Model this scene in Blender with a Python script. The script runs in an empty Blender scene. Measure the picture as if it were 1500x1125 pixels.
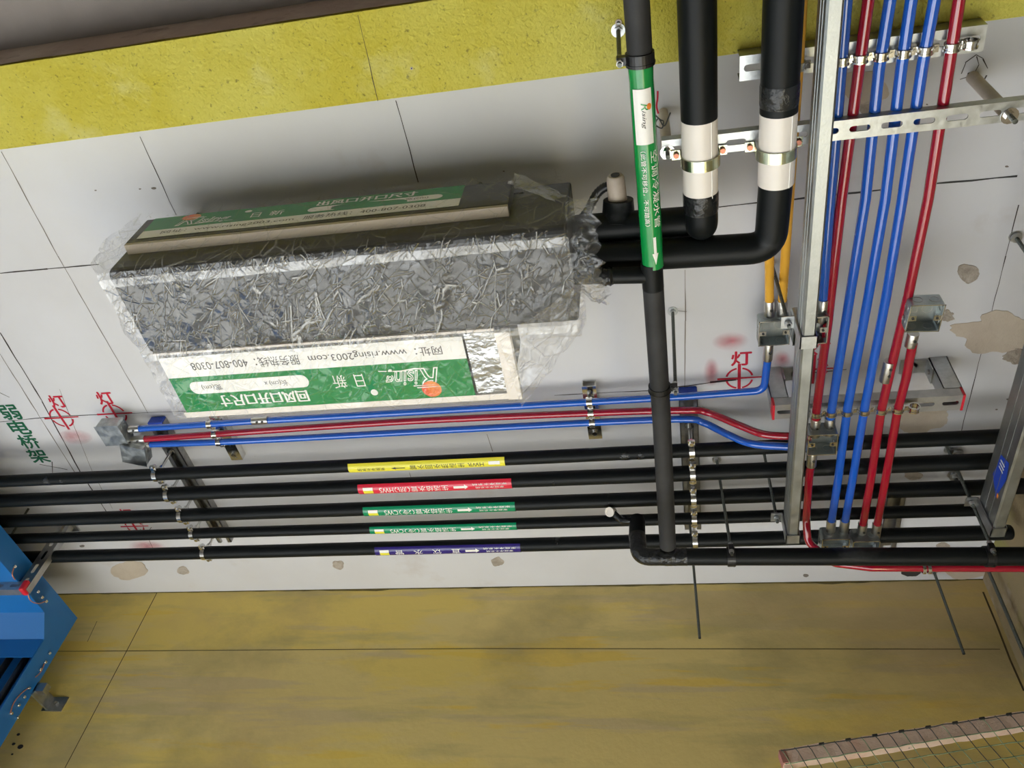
import bpy, bmesh, math, random
from mathutils import Vector as V, Matrix, noise
random.seed(4)
S = bpy.context.scene
COL = S.collection
PI = math.pi

# ------------------------------------------------------------------ camera, sky, sun, exposure
FPX = 1190.0                                   # focal length in pixels of a 1500 wide frame
ROW0 = V((0.98162272, 0.1614758, 0.10169756))  # camera right
ROW1 = V((-0.06080606, 0.76980477, -0.63537645))  # camera down
ROW2 = V((-0.18088519, 0.61751613, 0.76547657))   # view direction
EYE = 1.5                                      # camera height over the floor
cam_d = bpy.data.cameras.new('camera'); cam = bpy.data.objects.new('camera', cam_d); COL.objects.link(cam)
cam_d.sensor_width = 36; cam_d.lens = FPX * 36 / 1500; cam_d.clip_start = 0.02
m = Matrix.Identity(4)
for i in range(3):
    m[i][0], m[i][1], m[i][2] = ROW0[i], -ROW1[i], -ROW2[i]
m[2][3] = EYE
cam.matrix_world = m
S.camera = cam

W = bpy.data.worlds.new('sky'); S.world = W; W.use_nodes = True
bg = W.node_tree.nodes['Background']; bg.inputs[0].default_value = (0.80, 0.90, 1.0, 1); bg.inputs[1].default_value = 1.6
sun_d = bpy.data.lights.new('sun', 'SUN'); sun_d.energy = 95; sun_d.angle = 0.02; sun_d.color = (0.90, 0.955, 1.0)
sun = bpy.data.objects.new('sun', sun_d); COL.objects.link(sun)
sun.rotation_euler = V((0.90, 0.16, -0.29)).to_track_quat('-Z', 'Y').to_euler()
sun.location = (-6, 0, 5)
vs = S.view_settings
vs.view_transform = 'Standard'; vs.look = 'None'; vs.gamma = 1; vs.use_curve_mapping = False
vs.exposure = -0.40
S.cycles.max_bounces = 8; S.cycles.diffuse_bounces = 4; S.cycles.transparent_max_bounces = 12
S.cycles.use_denoising = True

# ------------------------------------------------------------------ helpers
ZC, ZB, YW, XR = 1.35, 1.253, 1.80, 0.75       # ceiling, underside of beam, back wall, right wall (heights from the camera)

def ray(x, y):
    return ROW0 * ((x - 750) / FPX) + ROW1 * ((y - 562.5) / FPX) + ROW2
def at(x, y, z):                                # point at height z seen at pixel x, y
    d = ray(x, y); return d * (z / d.z)
def atY(x, y, Y):
    d = ray(x, y); return d * (Y / d.y)

def lin(c):
    return tuple((v / 12.92 if v <= 0.04045 else ((v + 0.055) / 1.055) ** 2.4) for v in (k / 255 for k in c)) + (1,)

class MB:
    def __init__(s): s.v = []; s.f = []; s.sm = []
    def add(s, vs, fs, smooth=False):
        o = len(s.v); s.v += [V(p) for p in vs]
        s.f += [tuple(i + o for i in f) for f in fs]; s.sm += [smooth] * len(fs); return s
    def box(s, lo, hi):
        x0, y0, z0 = lo; x1, y1, z1 = hi
        return s.add([(x0,y0,z0),(x1,y0,z0),(x1,y1,z0),(x0,y1,z0),(x0,y0,z1),(x1,y0,z1),(x1,y1,z1),(x0,y1,z1)],
                     [(0,3,2,1),(4,5,6,7),(0,1,5,4),(1,2,6,5),(2,3,7,6),(3,0,4,7)])
    def fbox(s, fr, lo, hi):
        t = MB().box(lo, hi); return s.add([fr(*p) for p in t.v], t.f)
    def prism(s, pts, ext):
        n = len(pts); e = V(ext); a = [V(p) for p in pts]
        return s.add(a + [p + e for p in a], [tuple(range(n))[::-1], tuple(range(n, 2 * n))] + [(i, (i+1) % n, n + (i+1) % n, n + i) for i in range(n)])
    def tube(s, path, r, n=14, cap=True):
        path = [V(p) for p in path]; k = len(path); rr = r if isinstance(r, (list, tuple)) else [r] * k
        tan = []
        for i in range(k):
            t = (path[min(i+1, k-1)] - path[max(i-1, 0)]); tan.append(t.normalized())
        up = tan[0].orthogonal().normalized(); vs = []; fs = []
        for i in range(k):
            up = (up - tan[i] * up.dot(tan[i])).normalized(); sd = tan[i].cross(up)
            for j in range(n):
                a = 2 * PI * j / n; vs.append(path[i] + (up * math.cos(a) + sd * math.sin(a)) * rr[i])
        for i in range(k - 1):
            for j in range(n):
                j2 = (j + 1) % n; fs.append((i*n+j, i*n+j2, (i+1)*n+j2, (i+1)*n+j))
        s.add(vs, fs, True)
        if cap:
            s.add(vs[:n], [tuple(range(n))[::-1]]); s.add(vs[-n:], [tuple(range(n))])
        return s
    def cyl(s, a, b, r, n=14): return s.tube([a, b], r, n)
    def ring(s, c, ax, ri, ro, w, n=24, a0=0, a1=2*PI, ref=None):   # flat band round axis ax, centred on c
        ax = V(ax).normalized(); u = V(ref) if ref else ax.orthogonal(); u = (u - ax * u.dot(ax)).normalized(); q = ax.cross(u)
        full = abs(a1 - a0 - 2 * PI) < 1e-6; m = n if full else n + 1; vs = []; fs = []
        for i in range(m):
            a = a0 + (a1 - a0) * i / n; d = u * math.cos(a) + q * math.sin(a)
            for rad, h in ((ri, -w/2), (ro, -w/2), (ro, w/2), (ri, w/2)): vs.append(V(c) + d * rad + ax * h)
        for i in range(n):
            j = (i + 1) % m
            for k in range(4):
                k2 = (k + 1) % 4; fs.append((i*4+k, j*4+k, j*4+k2, i*4+k2))
        if not full: fs += [(0,1,2,3), tuple(4*(m-1)+k for k in (3,2,1,0))]
        return s.add(vs, fs, False)
    def hexnut(s, c, ax, r, h):
        ax = V(ax).normalized(); return s.tube([V(c) - ax*h/2, V(c) + ax*h/2], r, 6)
    def slotted(s, fr, L, Wd, t, slots):        # plate with real stadium slots; u along, v across, w thickness
        slots = sorted(slots); ed = [0] + [(slots[i][0] + slots[i+1][0]) / 2 for i in range(len(slots) - 1)] + [L]; n = 24
        for (c, sl, sw), a, b in zip(slots, ed[:-1], ed[1:]):
            inn = []; out = []
            for j in range(n):
                th = 2 * PI * (j + 0.5) / n; r = sw / 2; h = sl / 2 - r
                inn.append((c + (h if math.cos(th) > 0 else -h) + r * math.cos(th), r * math.sin(th)))
                x, y = inn[-1]; corner = (math.cos(th) * 1.0, math.sin(th) * 1.0)
                k = 1 / max(abs(corner[0]), abs(corner[1])); ox, oy = corner[0] * k, corner[1] * k
                out.append((c + ox * ((b - c) if ox > 0 else (c - a)), oy * Wd / 2))
            # snap nearest to corners
            for cx, cy in ((a, -1), (a, 1), (b, -1), (b, 1)):
                j = min(range(n), key=lambda q: (out[q][0] - cx) ** 2 + (out[q][1] - cy * Wd / 2) ** 2); out[j] = (cx, cy * Wd / 2)
            vs = [fr(x, y, w) for w in (0, t) for x, y in inn + out]; fs = []
            for j in range(n):
                k = (j + 1) % n; N = 2 * n
                fs += [(j, k, n + k, n + j), (N + n + j, N + n + k, N + k, N + j), (N + j, N + k, k, j), (n + j, n + k, N + n + k, N + n + j)]
            s.add(vs, fs)
        return s

def fr(o, x, y, z):
    o, x, y, z = V(o), V(x), V(y), V(z); return lambda u, v, w=0.0: o + x * u + y * v + z * w

ORG = {}
def place(o, parent):
    COL.objects.link(o)
    if parent is not None: o.parent = parent
def obj(name, mb, mat, parent=None, org=None, bevel=0, smooth=False, label=None):
    og = ORG[parent.name] if parent is not None else V(org if org is not None else (0, 0, 0))
    used = sorted({i for f_ in mb.f for i in f_}); ix = {q: k for k, q in enumerate(used)}
    me = bpy.data.meshes.new(name); me.from_pydata([mb.v[q] - og for q in used], [], [tuple(ix[i] for i in f_) for f_ in mb.f])
    me.polygons.foreach_set('use_smooth', [smooth or k for k in mb.sm]); me.materials.append(mat); me.validate(); me.update()
    bm = bmesh.new(); bm.from_mesh(me); bmesh.ops.recalc_face_normals(bm, faces=bm.faces); bm.to_mesh(me); bm.free()
    o = bpy.data.objects.new(name, me); place(o, parent); ORG[o.name] = og
    if parent is None: o.location = og + V((0, 0, EYE))
    if bevel:
        b = o.modifiers.new('edge', 'BEVEL'); b.width = bevel; b.segments = 2; b.limit_method = 'ANGLE'
    if label: o['label'] = label
    return o
def thing(name, label, cat, org, group=None):
    o = bpy.data.objects.new(name, None); COL.objects.link(o); o.location = V(org) + V((0, 0, EYE)); o.empty_display_size = 0.05
    ORG[o.name] = V(org); return tag(o, label, cat, group)
def tag(o, label, cat, group=None):
    o['label'] = label; o['category'] = cat
    if group: o['group'] = group
    return o
def struct(name, mb, mat, org=(0, 0, 0), bevel=0, label=None):
    o = obj(name, mb, mat, None, org, bevel); o['kind'] = 'structure'
    if label: o['label'] = label
    return o

def fillet(pts, r, seg=7):
    pts = [V(p) for p in pts]; out = [pts[0]]
    for i in range(1, len(pts) - 1):
        a, b, c = pts[i-1], pts[i], pts[i+1]; d1 = (a - b); d2 = (c - b); l1, l2 = d1.length, d2.length; d1.normalize(); d2.normalize()
        ang = d1.angle(d2)
        if ang > PI - 0.02: out.append(b); continue
        t = min(r / math.tan(ang / 2), l1 * 0.48, l2 * 0.48); p, q = b + d1 * t, b + d2 * t
        for k in range(seg + 1):
            u = k / seg; out.append(p * (1-u)**2 + b * 2*u*(1-u) + q * u*u)
    out.append(pts[-1]); return out
def smooth_path(pts, n=8):                      # Catmull-Rom
    pts = [V(p) for p in pts]; P = [pts[0] * 2 - pts[1]] + pts + [pts[-1] * 2 - pts[-2]]; out = []
    for i in range(1, len(P) - 2):
        for k in range(n):
            t = k / n; a, b, c, d = P[i-1], P[i], P[i+1], P[i+2]
            out.append(0.5 * ((2*b) + (c-a)*t + (2*a-5*b+4*c-d)*t*t + (3*b-a-3*c+d)*t**3))
    return out + [pts[-1]]

TXT = {}
def text2d(s, shear=0.0, off=0.0, step=0):
    key = (s, shear, off, step)
    if key not in TXT:
        c = bpy.data.curves.new('lettering', 'FONT'); c.body = s; c.shear = shear; c.offset = off; c.resolution_u = 3
        o = bpy.data.objects.new('lettering', c); me = o.to_mesh()
        bm = bmesh.new(); bm.from_mesh(me); o.to_mesh_clear(); bpy.data.objects.remove(o); bpy.data.curves.remove(c)
        if step:
            ys = [v.co.y for v in bm.verts]; y = min(ys) + step
            while y < max(ys):
                bmesh.ops.bisect_plane(bm, geom=bm.verts[:] + bm.edges[:] + bm.faces[:], plane_co=(0, y, 0), plane_no=(0, 1, 0)); y += step
        bm.verts.index_update()
        vs = [(v.co.x, v.co.y) for v in bm.verts]; fs = [tuple(v.index for v in f.verts) for f in bm.faces]; bm.free()
        TXT[key] = (vs, fs)
    return TXT[key]
def put_text(mb, s, mp, box, shear=0.0, off=0.0, step=0, d=0.0003, keep=False, ref=None):
    """letters of s fitted into box = (u0, v0, u1, v1) and laid on the surface mp(u, v, d)"""
    vs, fs = text2d(s, shear, off, step)
    rv = text2d(ref[0], ref[1])[0] if ref else vs
    x0, x1 = min(p[0] for p in rv), max(p[0] for p in rv); y0, y1 = min(p[1] for p in rv), max(p[1] for p in rv)
    u0, v0, u1, v1 = box; sx = (u1 - u0) / (x1 - x0); sy = (v1 - v0) / (y1 - y0)
    mb.add([mp(u0 + (x - x0) * sx, v0 + (y - y0) * sy, d) for x, y in vs], fs); return mb
def bold_text(mb, s, mp, box, w):
    for k, (du, dv) in enumerate(((-w, 0), (w, 0), (0, w), (0, -w))):
        put_text(mb, s, lambda u, v, d: mp(u + du, v + dv, d + k * .00006), box)
def put_poly(mb, pts, mp, d=0.0003):
    mb.add([mp(u, v, d) for u, v in pts], [tuple(range(len(pts)))]); return mb
def put_grid(mb, box, mp, d, nu, nv):
    u0, v0, u1, v1 = box
    vs = [mp(u0 + (u1-u0)*i/nu, v0 + (v1-v0)*j/nv, d) for j in range(nv+1) for i in range(nu+1)]
    mb.add(vs, [(j*(nu+1)+i, j*(nu+1)+i+1, (j+1)*(nu+1)+i+1, (j+1)*(nu+1)+i) for j in range(nv) for i in range(nu)], True); return mb
def circ(cx, cy, rx, ry, n=24, a0=0, a1=2*PI):
    return [(cx + rx * math.cos(a0 + (a1-a0)*i/n), cy + ry * math.sin(a0 + (a1-a0)*i/n)) for i in range(n if abs(a1-a0-2*PI) < 1e-6 else n + 1)]

# ------------------------------------------------------------------ materials
def mat(name, col, rough=0.5, metal=0.0, col2=None, vscale=8.0, vmix=(0.35, 0.65), bump=0.0, bscale=60.0, coat=0.0, stretch=(1, 1, 1), rvar=0.0, spec=0.5, detail=6.0, nrough=0.6):
    M = bpy.data.materials.new(name); M.use_nodes = True; nt = M.node_tree; N = nt.nodes; b = N['Principled BSDF']
    b.inputs['Base Color'].default_value = col; b.inputs['Roughness'].default_value = rough; b.inputs['Metallic'].default_value = metal
    b.inputs['Coat Weight'].default_value = coat; b.inputs['Coat Roughness'].default_value = 0.06; b.inputs['Specular IOR Level'].default_value = spec
    tc = N.new('ShaderNodeTexCoord'); mp = N.new('ShaderNodeMapping'); mp.inputs['Scale'].default_value = stretch
    nt.links.new(tc.outputs['Object'], mp.inputs[0])
    if col2 or rvar:
        n = N.new('ShaderNodeTexNoise'); n.inputs['Scale'].default_value = vscale; n.inputs['Detail'].default_value = detail; n.inputs['Roughness'].default_value = nrough
        nt.links.new(mp.outputs[0], n.inputs[0])
        r = N.new('ShaderNodeMapRange'); r.inputs[1].default_value, r.inputs[2].default_value = vmix; nt.links.new(n.outputs[0], r.inputs[0])
        if col2:
            x = N.new('ShaderNodeMix'); x.data_type = 'RGBA'; x.inputs[6].default_value = col; x.inputs[7].default_value = col2
            nt.links.new(r.outputs[0], x.inputs[0]); nt.links.new(x.outputs[2], b.inputs['Base Color'])
        if rvar:
            r2 = N.new('ShaderNodeMapRange'); r2.inputs[3].default_value = rough; r2.inputs[4].default_value = rough + rvar
            nt.links.new(r.outputs[0], r2.inputs[0]); nt.links.new(r2.outputs[0], b.inputs['Roughness'])
    if bump:
        n2 = N.new('ShaderNodeTexNoise'); n2.inputs['Scale'].default_value = bscale; n2.inputs['Detail'].default_value = 5
        nt.links.new(mp.outputs[0], n2.inputs[0]); bp = N.new('ShaderNodeBump'); bp.inputs['Strength'].default_value = bump; bp.inputs['Distance'].default_value = 0.01
        nt.links.new(n2.outputs[0], bp.inputs['Height']); nt.links.new(bp.outputs[0], b.inputs['Normal'])
    return M

def layered(name, base, layers, rough=0.85, bump=0.0, bscale=60, bump2=0.0):
    """base colour with patches: each layer = (colour, scale, (lo, hi), stretch, seed offset, strength)"""
    M = bpy.data.materials.new(name); M.use_nodes = True; nt = M.node_tree; N = nt.nodes; b = N['Principled BSDF']; b.inputs['Roughness'].default_value = rough
    b.inputs['Specular IOR Level'].default_value = 0.25
    tc = N.new('ShaderNodeTexCoord'); last = None
    for col, sc, rng, st, off, amt in layers:
        mp = N.new('ShaderNodeMapping'); mp.inputs['Scale'].default_value = st; mp.inputs['Location'].default_value = (off, off * 1.7, off * 0.6); nt.links.new(tc.outputs['Object'], mp.inputs[0])
        n = N.new('ShaderNodeTexNoise'); n.inputs['Scale'].default_value = sc; n.inputs['Detail'].default_value = 7; n.inputs['Roughness'].default_value = 0.6; nt.links.new(mp.outputs[0], n.inputs[0])
        r = N.new('ShaderNodeMapRange'); r.inputs[1].default_value, r.inputs[2].default_value = rng; r.inputs[4].default_value = amt; nt.links.new(n.outputs[0], r.inputs[0])
        x = N.new('ShaderNodeMix'); x.data_type = 'RGBA'; x.inputs[7].default_value = col; nt.links.new(r.outputs[0], x.inputs[0])
        if last is None: x.inputs[6].default_value = base
        else: nt.links.new(last, x.inputs[6])
        last = x.outputs[2]
    nt.links.new(last, b.inputs['Base Color'])
    if bump:
        n2 = N.new('ShaderNodeTexNoise'); n2.inputs['Scale'].default_value = bscale; n2.inputs['Detail'].default_value = 8; n2.inputs['Roughness'].default_value = 0.65; nt.links.new(tc.outputs['Object'], n2.inputs[0])
        bp = N.new('ShaderNodeBump'); bp.inputs['Strength'].default_value = bump; bp.inputs['Distance'].default_value = 0.01
        nt.links.new(n2.outputs[0], bp.inputs['Height']); nt.links.new(bp.outputs[0], b.inputs['Normal'])
    return M

ceil_m = layered('ceiling_paint', lin((209, 209, 213)), [(lin((200, 198, 198)), 2.2, (0.4, 0.7), (1, 1, 1), 0, 0.7), (lin((176, 160, 143)), 5.0, (0.62, 0.75), (1, 1, 1), 5, 0.35),
                 (lin((120, 110, 100)), 70.0, (0.73, 0.8), (1, 1, 1), 9, 0.5)], 0.9, 0.06, 25)
beam_m = layered('yellow_rough_paint', lin((232, 222, 106)), [(lin((222, 207, 76)), 5, (0.42, 0.62), (1, 1, 1), 2, 0.9), (lin((238, 232, 150)), 9, (0.56, 0.70), (1, 1, 1), 7, 0.7),
                 (lin((140, 126, 56)), 130, (0.60, 0.70), (1, 1, 1), 3, 0.75), (lin((120, 112, 84)), 40, (0.68, 0.76), (1, 1, 1), 13, 0.7)], 0.8, 1.0, 130)  # dark specks put the shade of the rough pits into the colour
side_m = layered('bare_concrete', lin((182, 162, 148)), [(lin((206, 192, 178)), 7, (0.5, 0.7), (1, 1, 1), 2, 0.8), (lin((130, 114, 104)), 22, (0.58, 0.72), (1, 1, 1), 6, 0.7)], 0.9, 0.4, 60)
floor_m = layered('floor_concrete', lin((196, 195, 193)), [(lin((172, 171, 169)), 3, (0.4, 0.7), (1, 1, 1), 2, 0.8)], 0.85, 0.1, 40)
plain_m = layered('plaster', lin((200, 198, 194)), [(lin((186, 184, 180)), 3, (0.4, 0.7), (1, 1, 1), 4, 0.7)], 0.9, 0.1, 40)

def wall_material():
    """olive paint brushed on in horizontal strokes, patchy and thin; bare plaster low on the wall"""
    M = layered('olive_brushed_paint', lin((220, 198, 130)), [
        (lin((226, 200, 108)), 1.4, (0.47, 0.53), (1.0, 1, 4.0), 2, 0.8),
        (lin((202, 182, 140)), 1.7, (0.52, 0.57), (0.6, 1, 6.5), 6, 0.7),
        (lin((188, 174, 118)), 2.2, (0.54, 0.64), (0.8, 1, 6.0), 11, 0.55),
        (lin((228, 194, 84)), 3.0, (0.58, 0.62), (0.45, 1, 4.5), 15, 0.65),
        (lin((164, 150, 104)), 2.6, (0.48, 0.68), (1, 1, 1.4), 23, 0.75), (lin((196, 170, 122)), 1.2, (0.52, 0.66), (1, 1, 1.5), 31, 0.6),
        (lin((116, 104, 76)), 60.0, (0.70, 0.78), (1, 1, 1), 17, 0.5)], 0.75, 0.12, 40)
    nt = M.node_tree; N = nt.nodes; b = N['Principled BSDF']; src = b.inputs['Base Color'].links[0].from_socket
    tc = N.new('ShaderNodeTexCoord'); sp = N.new('ShaderNodeSeparateXYZ'); nt.links.new(tc.outputs['Object'], sp.inputs[0])
    r = N.new('ShaderNodeMapRange'); r.inputs[1].default_value = 0.30; r.inputs[2].default_value = 0.34; nt.links.new(sp.outputs[2], r.inputs[0])
    x = N.new('ShaderNodeMix'); x.data_type = 'RGBA'; x.inputs[6].default_value = lin((190, 186, 178)); nt.links.new(src, x.inputs[7]); nt.links.new(r.outputs[0], x.inputs[0])
    nt.links.new(x.outputs[2], b.inputs['Base Color']); return M
wall_m = wall_material()
right_m = layered('stained_wall', lin((150, 134, 104)), [(lin((150, 146, 84)), 5, (0.5, 0.62), (1, 1, 1), 2, 0.9), (lin((120, 100, 72)), 7, (0.52, 0.66), (1, 1, 1), 8, 0.9), (lin((176, 164, 150)), 6, (0.6, 0.7), (1, 1, 1), 12, 0.8)], 0.9, 0.25, 50)

rubber = mat('black_foam_rubber', (0.0045, 0.006, 0.0066, 1), 0.45, spec=.22, col2=(0.085, 0.087, 0.09, 1), vscale=7, vmix=(0.60, 0.80), bump=0.05, bscale=30, rvar=-0.1, stretch=(0.6, 1, 1))
rubber_grey = mat('greyed_foam_rubber', (0.022, 0.022, 0.023, 1), 0.6, spec=.3, col2=(0.04, 0.04, 0.042, 1), vscale=9, bump=0.08, bscale=25)
tape_m = mat('black_tape', (0.012, 0.013, 0.014, 1), 0.22, bump=0.5, bscale=70)
pvc = mat('white_pvc', lin((240, 232, 224)), 0.3)
pvc_dirty = mat('dusty_pvc', lin((205, 194, 182)), 0.5, col2=lin((180, 165, 150)), vscale=12)
blue_c = mat('blue_enamel', lin((24, 92, 200)), 0.10, coat=1.0, bump=0.02, bscale=40)
red_c = mat('red_enamel', lin((160, 18, 44)), 0.10, coat=1.0, bump=0.02, bscale=40)
yel_c = mat('yellow_enamel', lin((236, 176, 62)), 0.25, coat=0.3)
galv = mat('galvanised_steel', (0.42, 0.44, 0.45, 1), 0.32, 1.0, col2=(0.54, 0.56, 0.57, 1), vscale=60, bump=0.05, bscale=80, rvar=0.12)
galv_dull = mat('dull_galvanised_steel', (0.42, 0.42, 0.42, 1), 0.45, 1.0, col2=(0.52, 0.52, 0.51, 1), vscale=40, bump=0.05, bscale=80)
keel_m = mat('galvanised_strip_steel', (0.36, 0.38, 0.385, 1), 0.36, 1.0, col2=(0.44, 0.46, 0.46, 1), vscale=30, bump=0.05, bscale=260, rvar=0.1)
chrome = mat('bright_zinc', (0.72, 0.71, 0.69, 1), 0.16, 1.0)
zinc_y = mat('yellow_zinc', (0.62, 0.60, 0.40, 1), 0.25, 1.0, col2=(0.55, 0.62, 0.50, 1), vscale=30)
box_m = mat('zinc_box_steel', (0.50, 0.54, 0.54, 1), 0.26, 1.0, col2=(0.36, 0.40, 0.41, 1), vscale=25, rvar=0.15)
end_m = mat('mottled_zinc', (0.30, 0.32, 0.32, 1), 0.3, 1.0, col2=(0.5, 0.52, 0.52, 1), vscale=45, rvar=.2)
rail_m = mat('weathered_channel', (0.27, 0.27, 0.27, 1), 0.35, 0.9, col2=(0.40, 0.40, 0.40, 1), vscale=40)
nickel = mat('brushed_nickel', (0.62, 0.61, 0.59, 1), 0.3, 1.0, bump=.1, bscale=200)
dark_m = mat('near_black', (0.03, 0.03, 0.03, 1), 0.6)  # flat near-black for holes, marker lines and small hardware
rod_m = mat('threaded_steel', (0.11, 0.12, 0.11, 1), 0.4, 0.9, bump=0.8, bscale=420, stretch=(0.05, 0.05, 1))
black_p = mat('black_plastic', (0.008, 0.008, 0.009, 1), 0.35)
tray_m = mat('blue_tray_enamel', lin((24, 100, 168)), 0.38, col2=lin((30, 106, 174)), vscale=3)
copper = mat('copper_braid', (0.55, 0.22, 0.14, 1), 0.4, 0.7)
redcap = mat('red_plastic', lin((205, 30, 48)), 0.4)
red_paint = mat('red_spray_paint', lin((196, 24, 56)), 0.8, col2=lin((176, 18, 44)), vscale=30)
green_paint = mat('green_spray_paint', lin((8, 92, 62)), 0.8)
pencil = mat('ink_line', lin((64, 58, 54)), 0.9)
pencil_soft = mat('faint_ink_line', lin((122, 114, 106)), 0.9)
mortar = layered('mortar_patch', lin((188, 178, 166)), [(lin((146, 134, 122)), 28, (0.45, 0.65), (1, 1, 1), 2, 0.8), (lin((196, 188, 178)), 40, (0.6, 0.7), (1, 1, 1), 5, 0.6)], 0.95, 0.7, 120)
bare = layered('bare_patch', lin((196, 184, 168)), [(lin((180, 166, 150)), 9, (0.45, 0.65), (1, 1, 1), 2, 0.8)], 0.95, 0.3, 60)
green_d = mat('green_label_print', lin((12, 132, 62)), 0.4, spec=.3)
green_l = mat('green_print', lin((12, 142, 66)), 0.2, coat=0.4)
white_l = mat('white_print', lin((244, 242, 238)), 0.35)
grey_ink = mat('grey_ink', lin((70, 66, 64)), 0.6)
sun_ink = mat('sun_ink', lin((226, 84, 42)), 0.4, col2=lin((240, 160, 60)), vscale=25)
yellow_l = mat('yellow_label', lin((236, 228, 70)), 0.3)
red_l = mat('red_label', lin((222, 46, 72)), 0.22, coat=0.3)
green_p = mat('teal_green_label', lin((10, 140, 96)), 0.22, coat=0.3)
purple_l = mat('purple_label', lin((50, 38, 122)), 0.25, coat=0.3)
sticker_b = mat('blue_sticker', lin((36, 74, 190)), 0.4)
orange_l = mat('orange_print', lin((232, 140, 60)), 0.5)
netting = mat('green_netting', lin((176, 192, 150)), 0.6, col2=lin((80, 110, 80)), vscale=40)
wire_m = mat('grey_wire', lin((60, 62, 60)), 0.5)
lath = layered('pink_plaster', lin((240, 214, 198)), [(lin((224, 182, 162)), 9, (0.5, 0.62), (1, 1, 1), 3, 0.8), (lin((90, 80, 76)), 40, (0.66, 0.74), (1, 1, 1), 3, 0.8)], 0.9, 0.4, 60)
cream = mat('cream_strip', lin((184, 170, 152)), 0.5)

def film_material(name, body=0.03, gl=(0.06, 0.6), rough=0.12, crease=1.0, scale=1.0, haze=0.0):
    """clear creased plastic film: mostly see-through, glossy, with sharp fine creases and a trace of white haze, thicker on folds to paint glints"""
    M = bpy.data.materials.new(name); M.use_nodes = True; nt = M.node_tree; N = nt.nodes; N.remove(N['Principled BSDF']); out = N['Material Output']; L = nt.links.new
    tc = N.new('ShaderNodeTexCoord'); wp = N.new('ShaderNodeTexNoise'); wp.inputs['Scale'].default_value = 9; L(tc.outputs['Object'], wp.inputs[0])
    ad = N.new('ShaderNodeVectorMath'); ad.operation = 'MULTIPLY_ADD'; ad.inputs[1].default_value = (.012, .012, .012); L(wp.outputs['Color'], ad.inputs[0]); L(tc.outputs['Object'], ad.inputs[2])
    h = None; hw = None
    for rot, sc, st, amp, wd in ((0.75, 40, (1, 4.2, 1.6), 1.0, .016), (1.0, 56, (1, 3.6, 1.6), .9, .018), (0.25, 30, (1, 5, 1.6), 1.0, .014), (-0.5, 44, (1, 3.5, 1.6), .8, .016), (0.6, 75, (1, 3.0, 1.6), .8, .022), (0.05, 9, (1, 3.5, 2), 1.2, .05)):
        mp = N.new('ShaderNodeMapping'); mp.vector_type = 'TEXTURE'; mp.inputs['Scale'].default_value = st; mp.inputs['Rotation'].default_value = (0, 0, rot); L(ad.outputs[0], mp.inputs[0])
        v = N.new('ShaderNodeTexVoronoi'); v.feature = 'DISTANCE_TO_EDGE'; v.inputs['Scale'].default_value = sc * scale; L(mp.outputs[0], v.inputs[0])
        r = N.new('ShaderNodeMapRange'); r.interpolation_type = 'SMOOTHSTEP'; r.inputs[1].default_value = 0; r.inputs[2].default_value = wd * 3; r.inputs[3].default_value = amp; r.inputs[4].default_value = 0; L(v.outputs['Distance'], r.inputs[0])
        nm = N.new('ShaderNodeTexNoise'); nm.inputs['Scale'].default_value = sc * .55; nm.inputs['Detail'].default_value = 2; mo = N.new('ShaderNodeVectorMath'); mo.inputs[1].default_value = (sc, amp, rot); L(tc.outputs['Object'], mo.inputs[0]); L(mo.outputs[0], nm.inputs[0])
        mk = N.new('ShaderNodeMapRange'); mk.interpolation_type = 'SMOOTHSTEP'; mk.inputs[1].default_value = .46; mk.inputs[2].default_value = .56; L(nm.outputs[0], mk.inputs[0])
        mm = N.new('ShaderNodeMath'); mm.operation = 'MULTIPLY'; L(r.outputs[0], mm.inputs[0]); L(mk.outputs[0], mm.inputs[1]); r = mm
        if wd < .03:
            if hw is None: hw = r.outputs[0]
            else: aw = N.new('ShaderNodeMath'); aw.operation = 'MAXIMUM'; L(hw, aw.inputs[0]); L(r.outputs[0], aw.inputs[1]); hw = aw.outputs[0]
        if h is None: h = r.outputs[0]
        else:
            a = N.new('ShaderNodeMath'); a.operation = 'ADD'; L(h, a.inputs[0]); L(r.outputs[0], a.inputs[1]); h = a.outputs[0]
    n1 = N.new('ShaderNodeTexNoise'); n1.inputs['Scale'].default_value = 40; n1.inputs['Detail'].default_value = 4; L(tc.outputs['Object'], n1.inputs[0])
    a = N.new('ShaderNodeMath'); a.operation = 'MULTIPLY_ADD'; a.inputs[1].default_value = 1.6; L(n1.outputs[0], a.inputs[0]); L(h, a.inputs[2]); a.inputs[1].default_value = .5
    bp = N.new('ShaderNodeBump'); bp.inputs['Strength'].default_value = crease; bp.inputs['Distance'].default_value = 0.0025; L(a.outputs[0], bp.inputs['Height'])
    tr = N.new('ShaderNodeBsdfTransparent'); g = N.new('ShaderNodeBsdfGlossy'); g.inputs['Roughness'].default_value = rough; g.inputs['Color'].default_value = (1, 1, 1, 1)
    d = N.new('ShaderNodeBsdfDiffuse'); d.inputs['Color'].default_value = (0.85, 0.85, 0.85, 1)
    lw = N.new('ShaderNodeLayerWeight'); lw.inputs['Blend'].default_value = 0.35; L(bp.outputs[0], lw.inputs['Normal']); L(bp.outputs[0], g.inputs['Normal'])
    r = N.new('ShaderNodeMapRange'); r.inputs[3].default_value, r.inputs[4].default_value = gl; L(lw.outputs['Facing'], r.inputs[0])
    wm = N.new('ShaderNodeMapRange'); wm.inputs[1].default_value = .56; wm.inputs[2].default_value = 1.0; wm.inputs[3].default_value = body; wm.inputs[4].default_value = body + haze; L(hw, wm.inputs[0])   # white painted along the sharp folds stands in for glints
    m1 = N.new('ShaderNodeMixShader'); L(wm.outputs[0], m1.inputs[0]); L(tr.outputs[0], m1.inputs[1]); L(d.outputs[0], m1.inputs[2])
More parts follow.
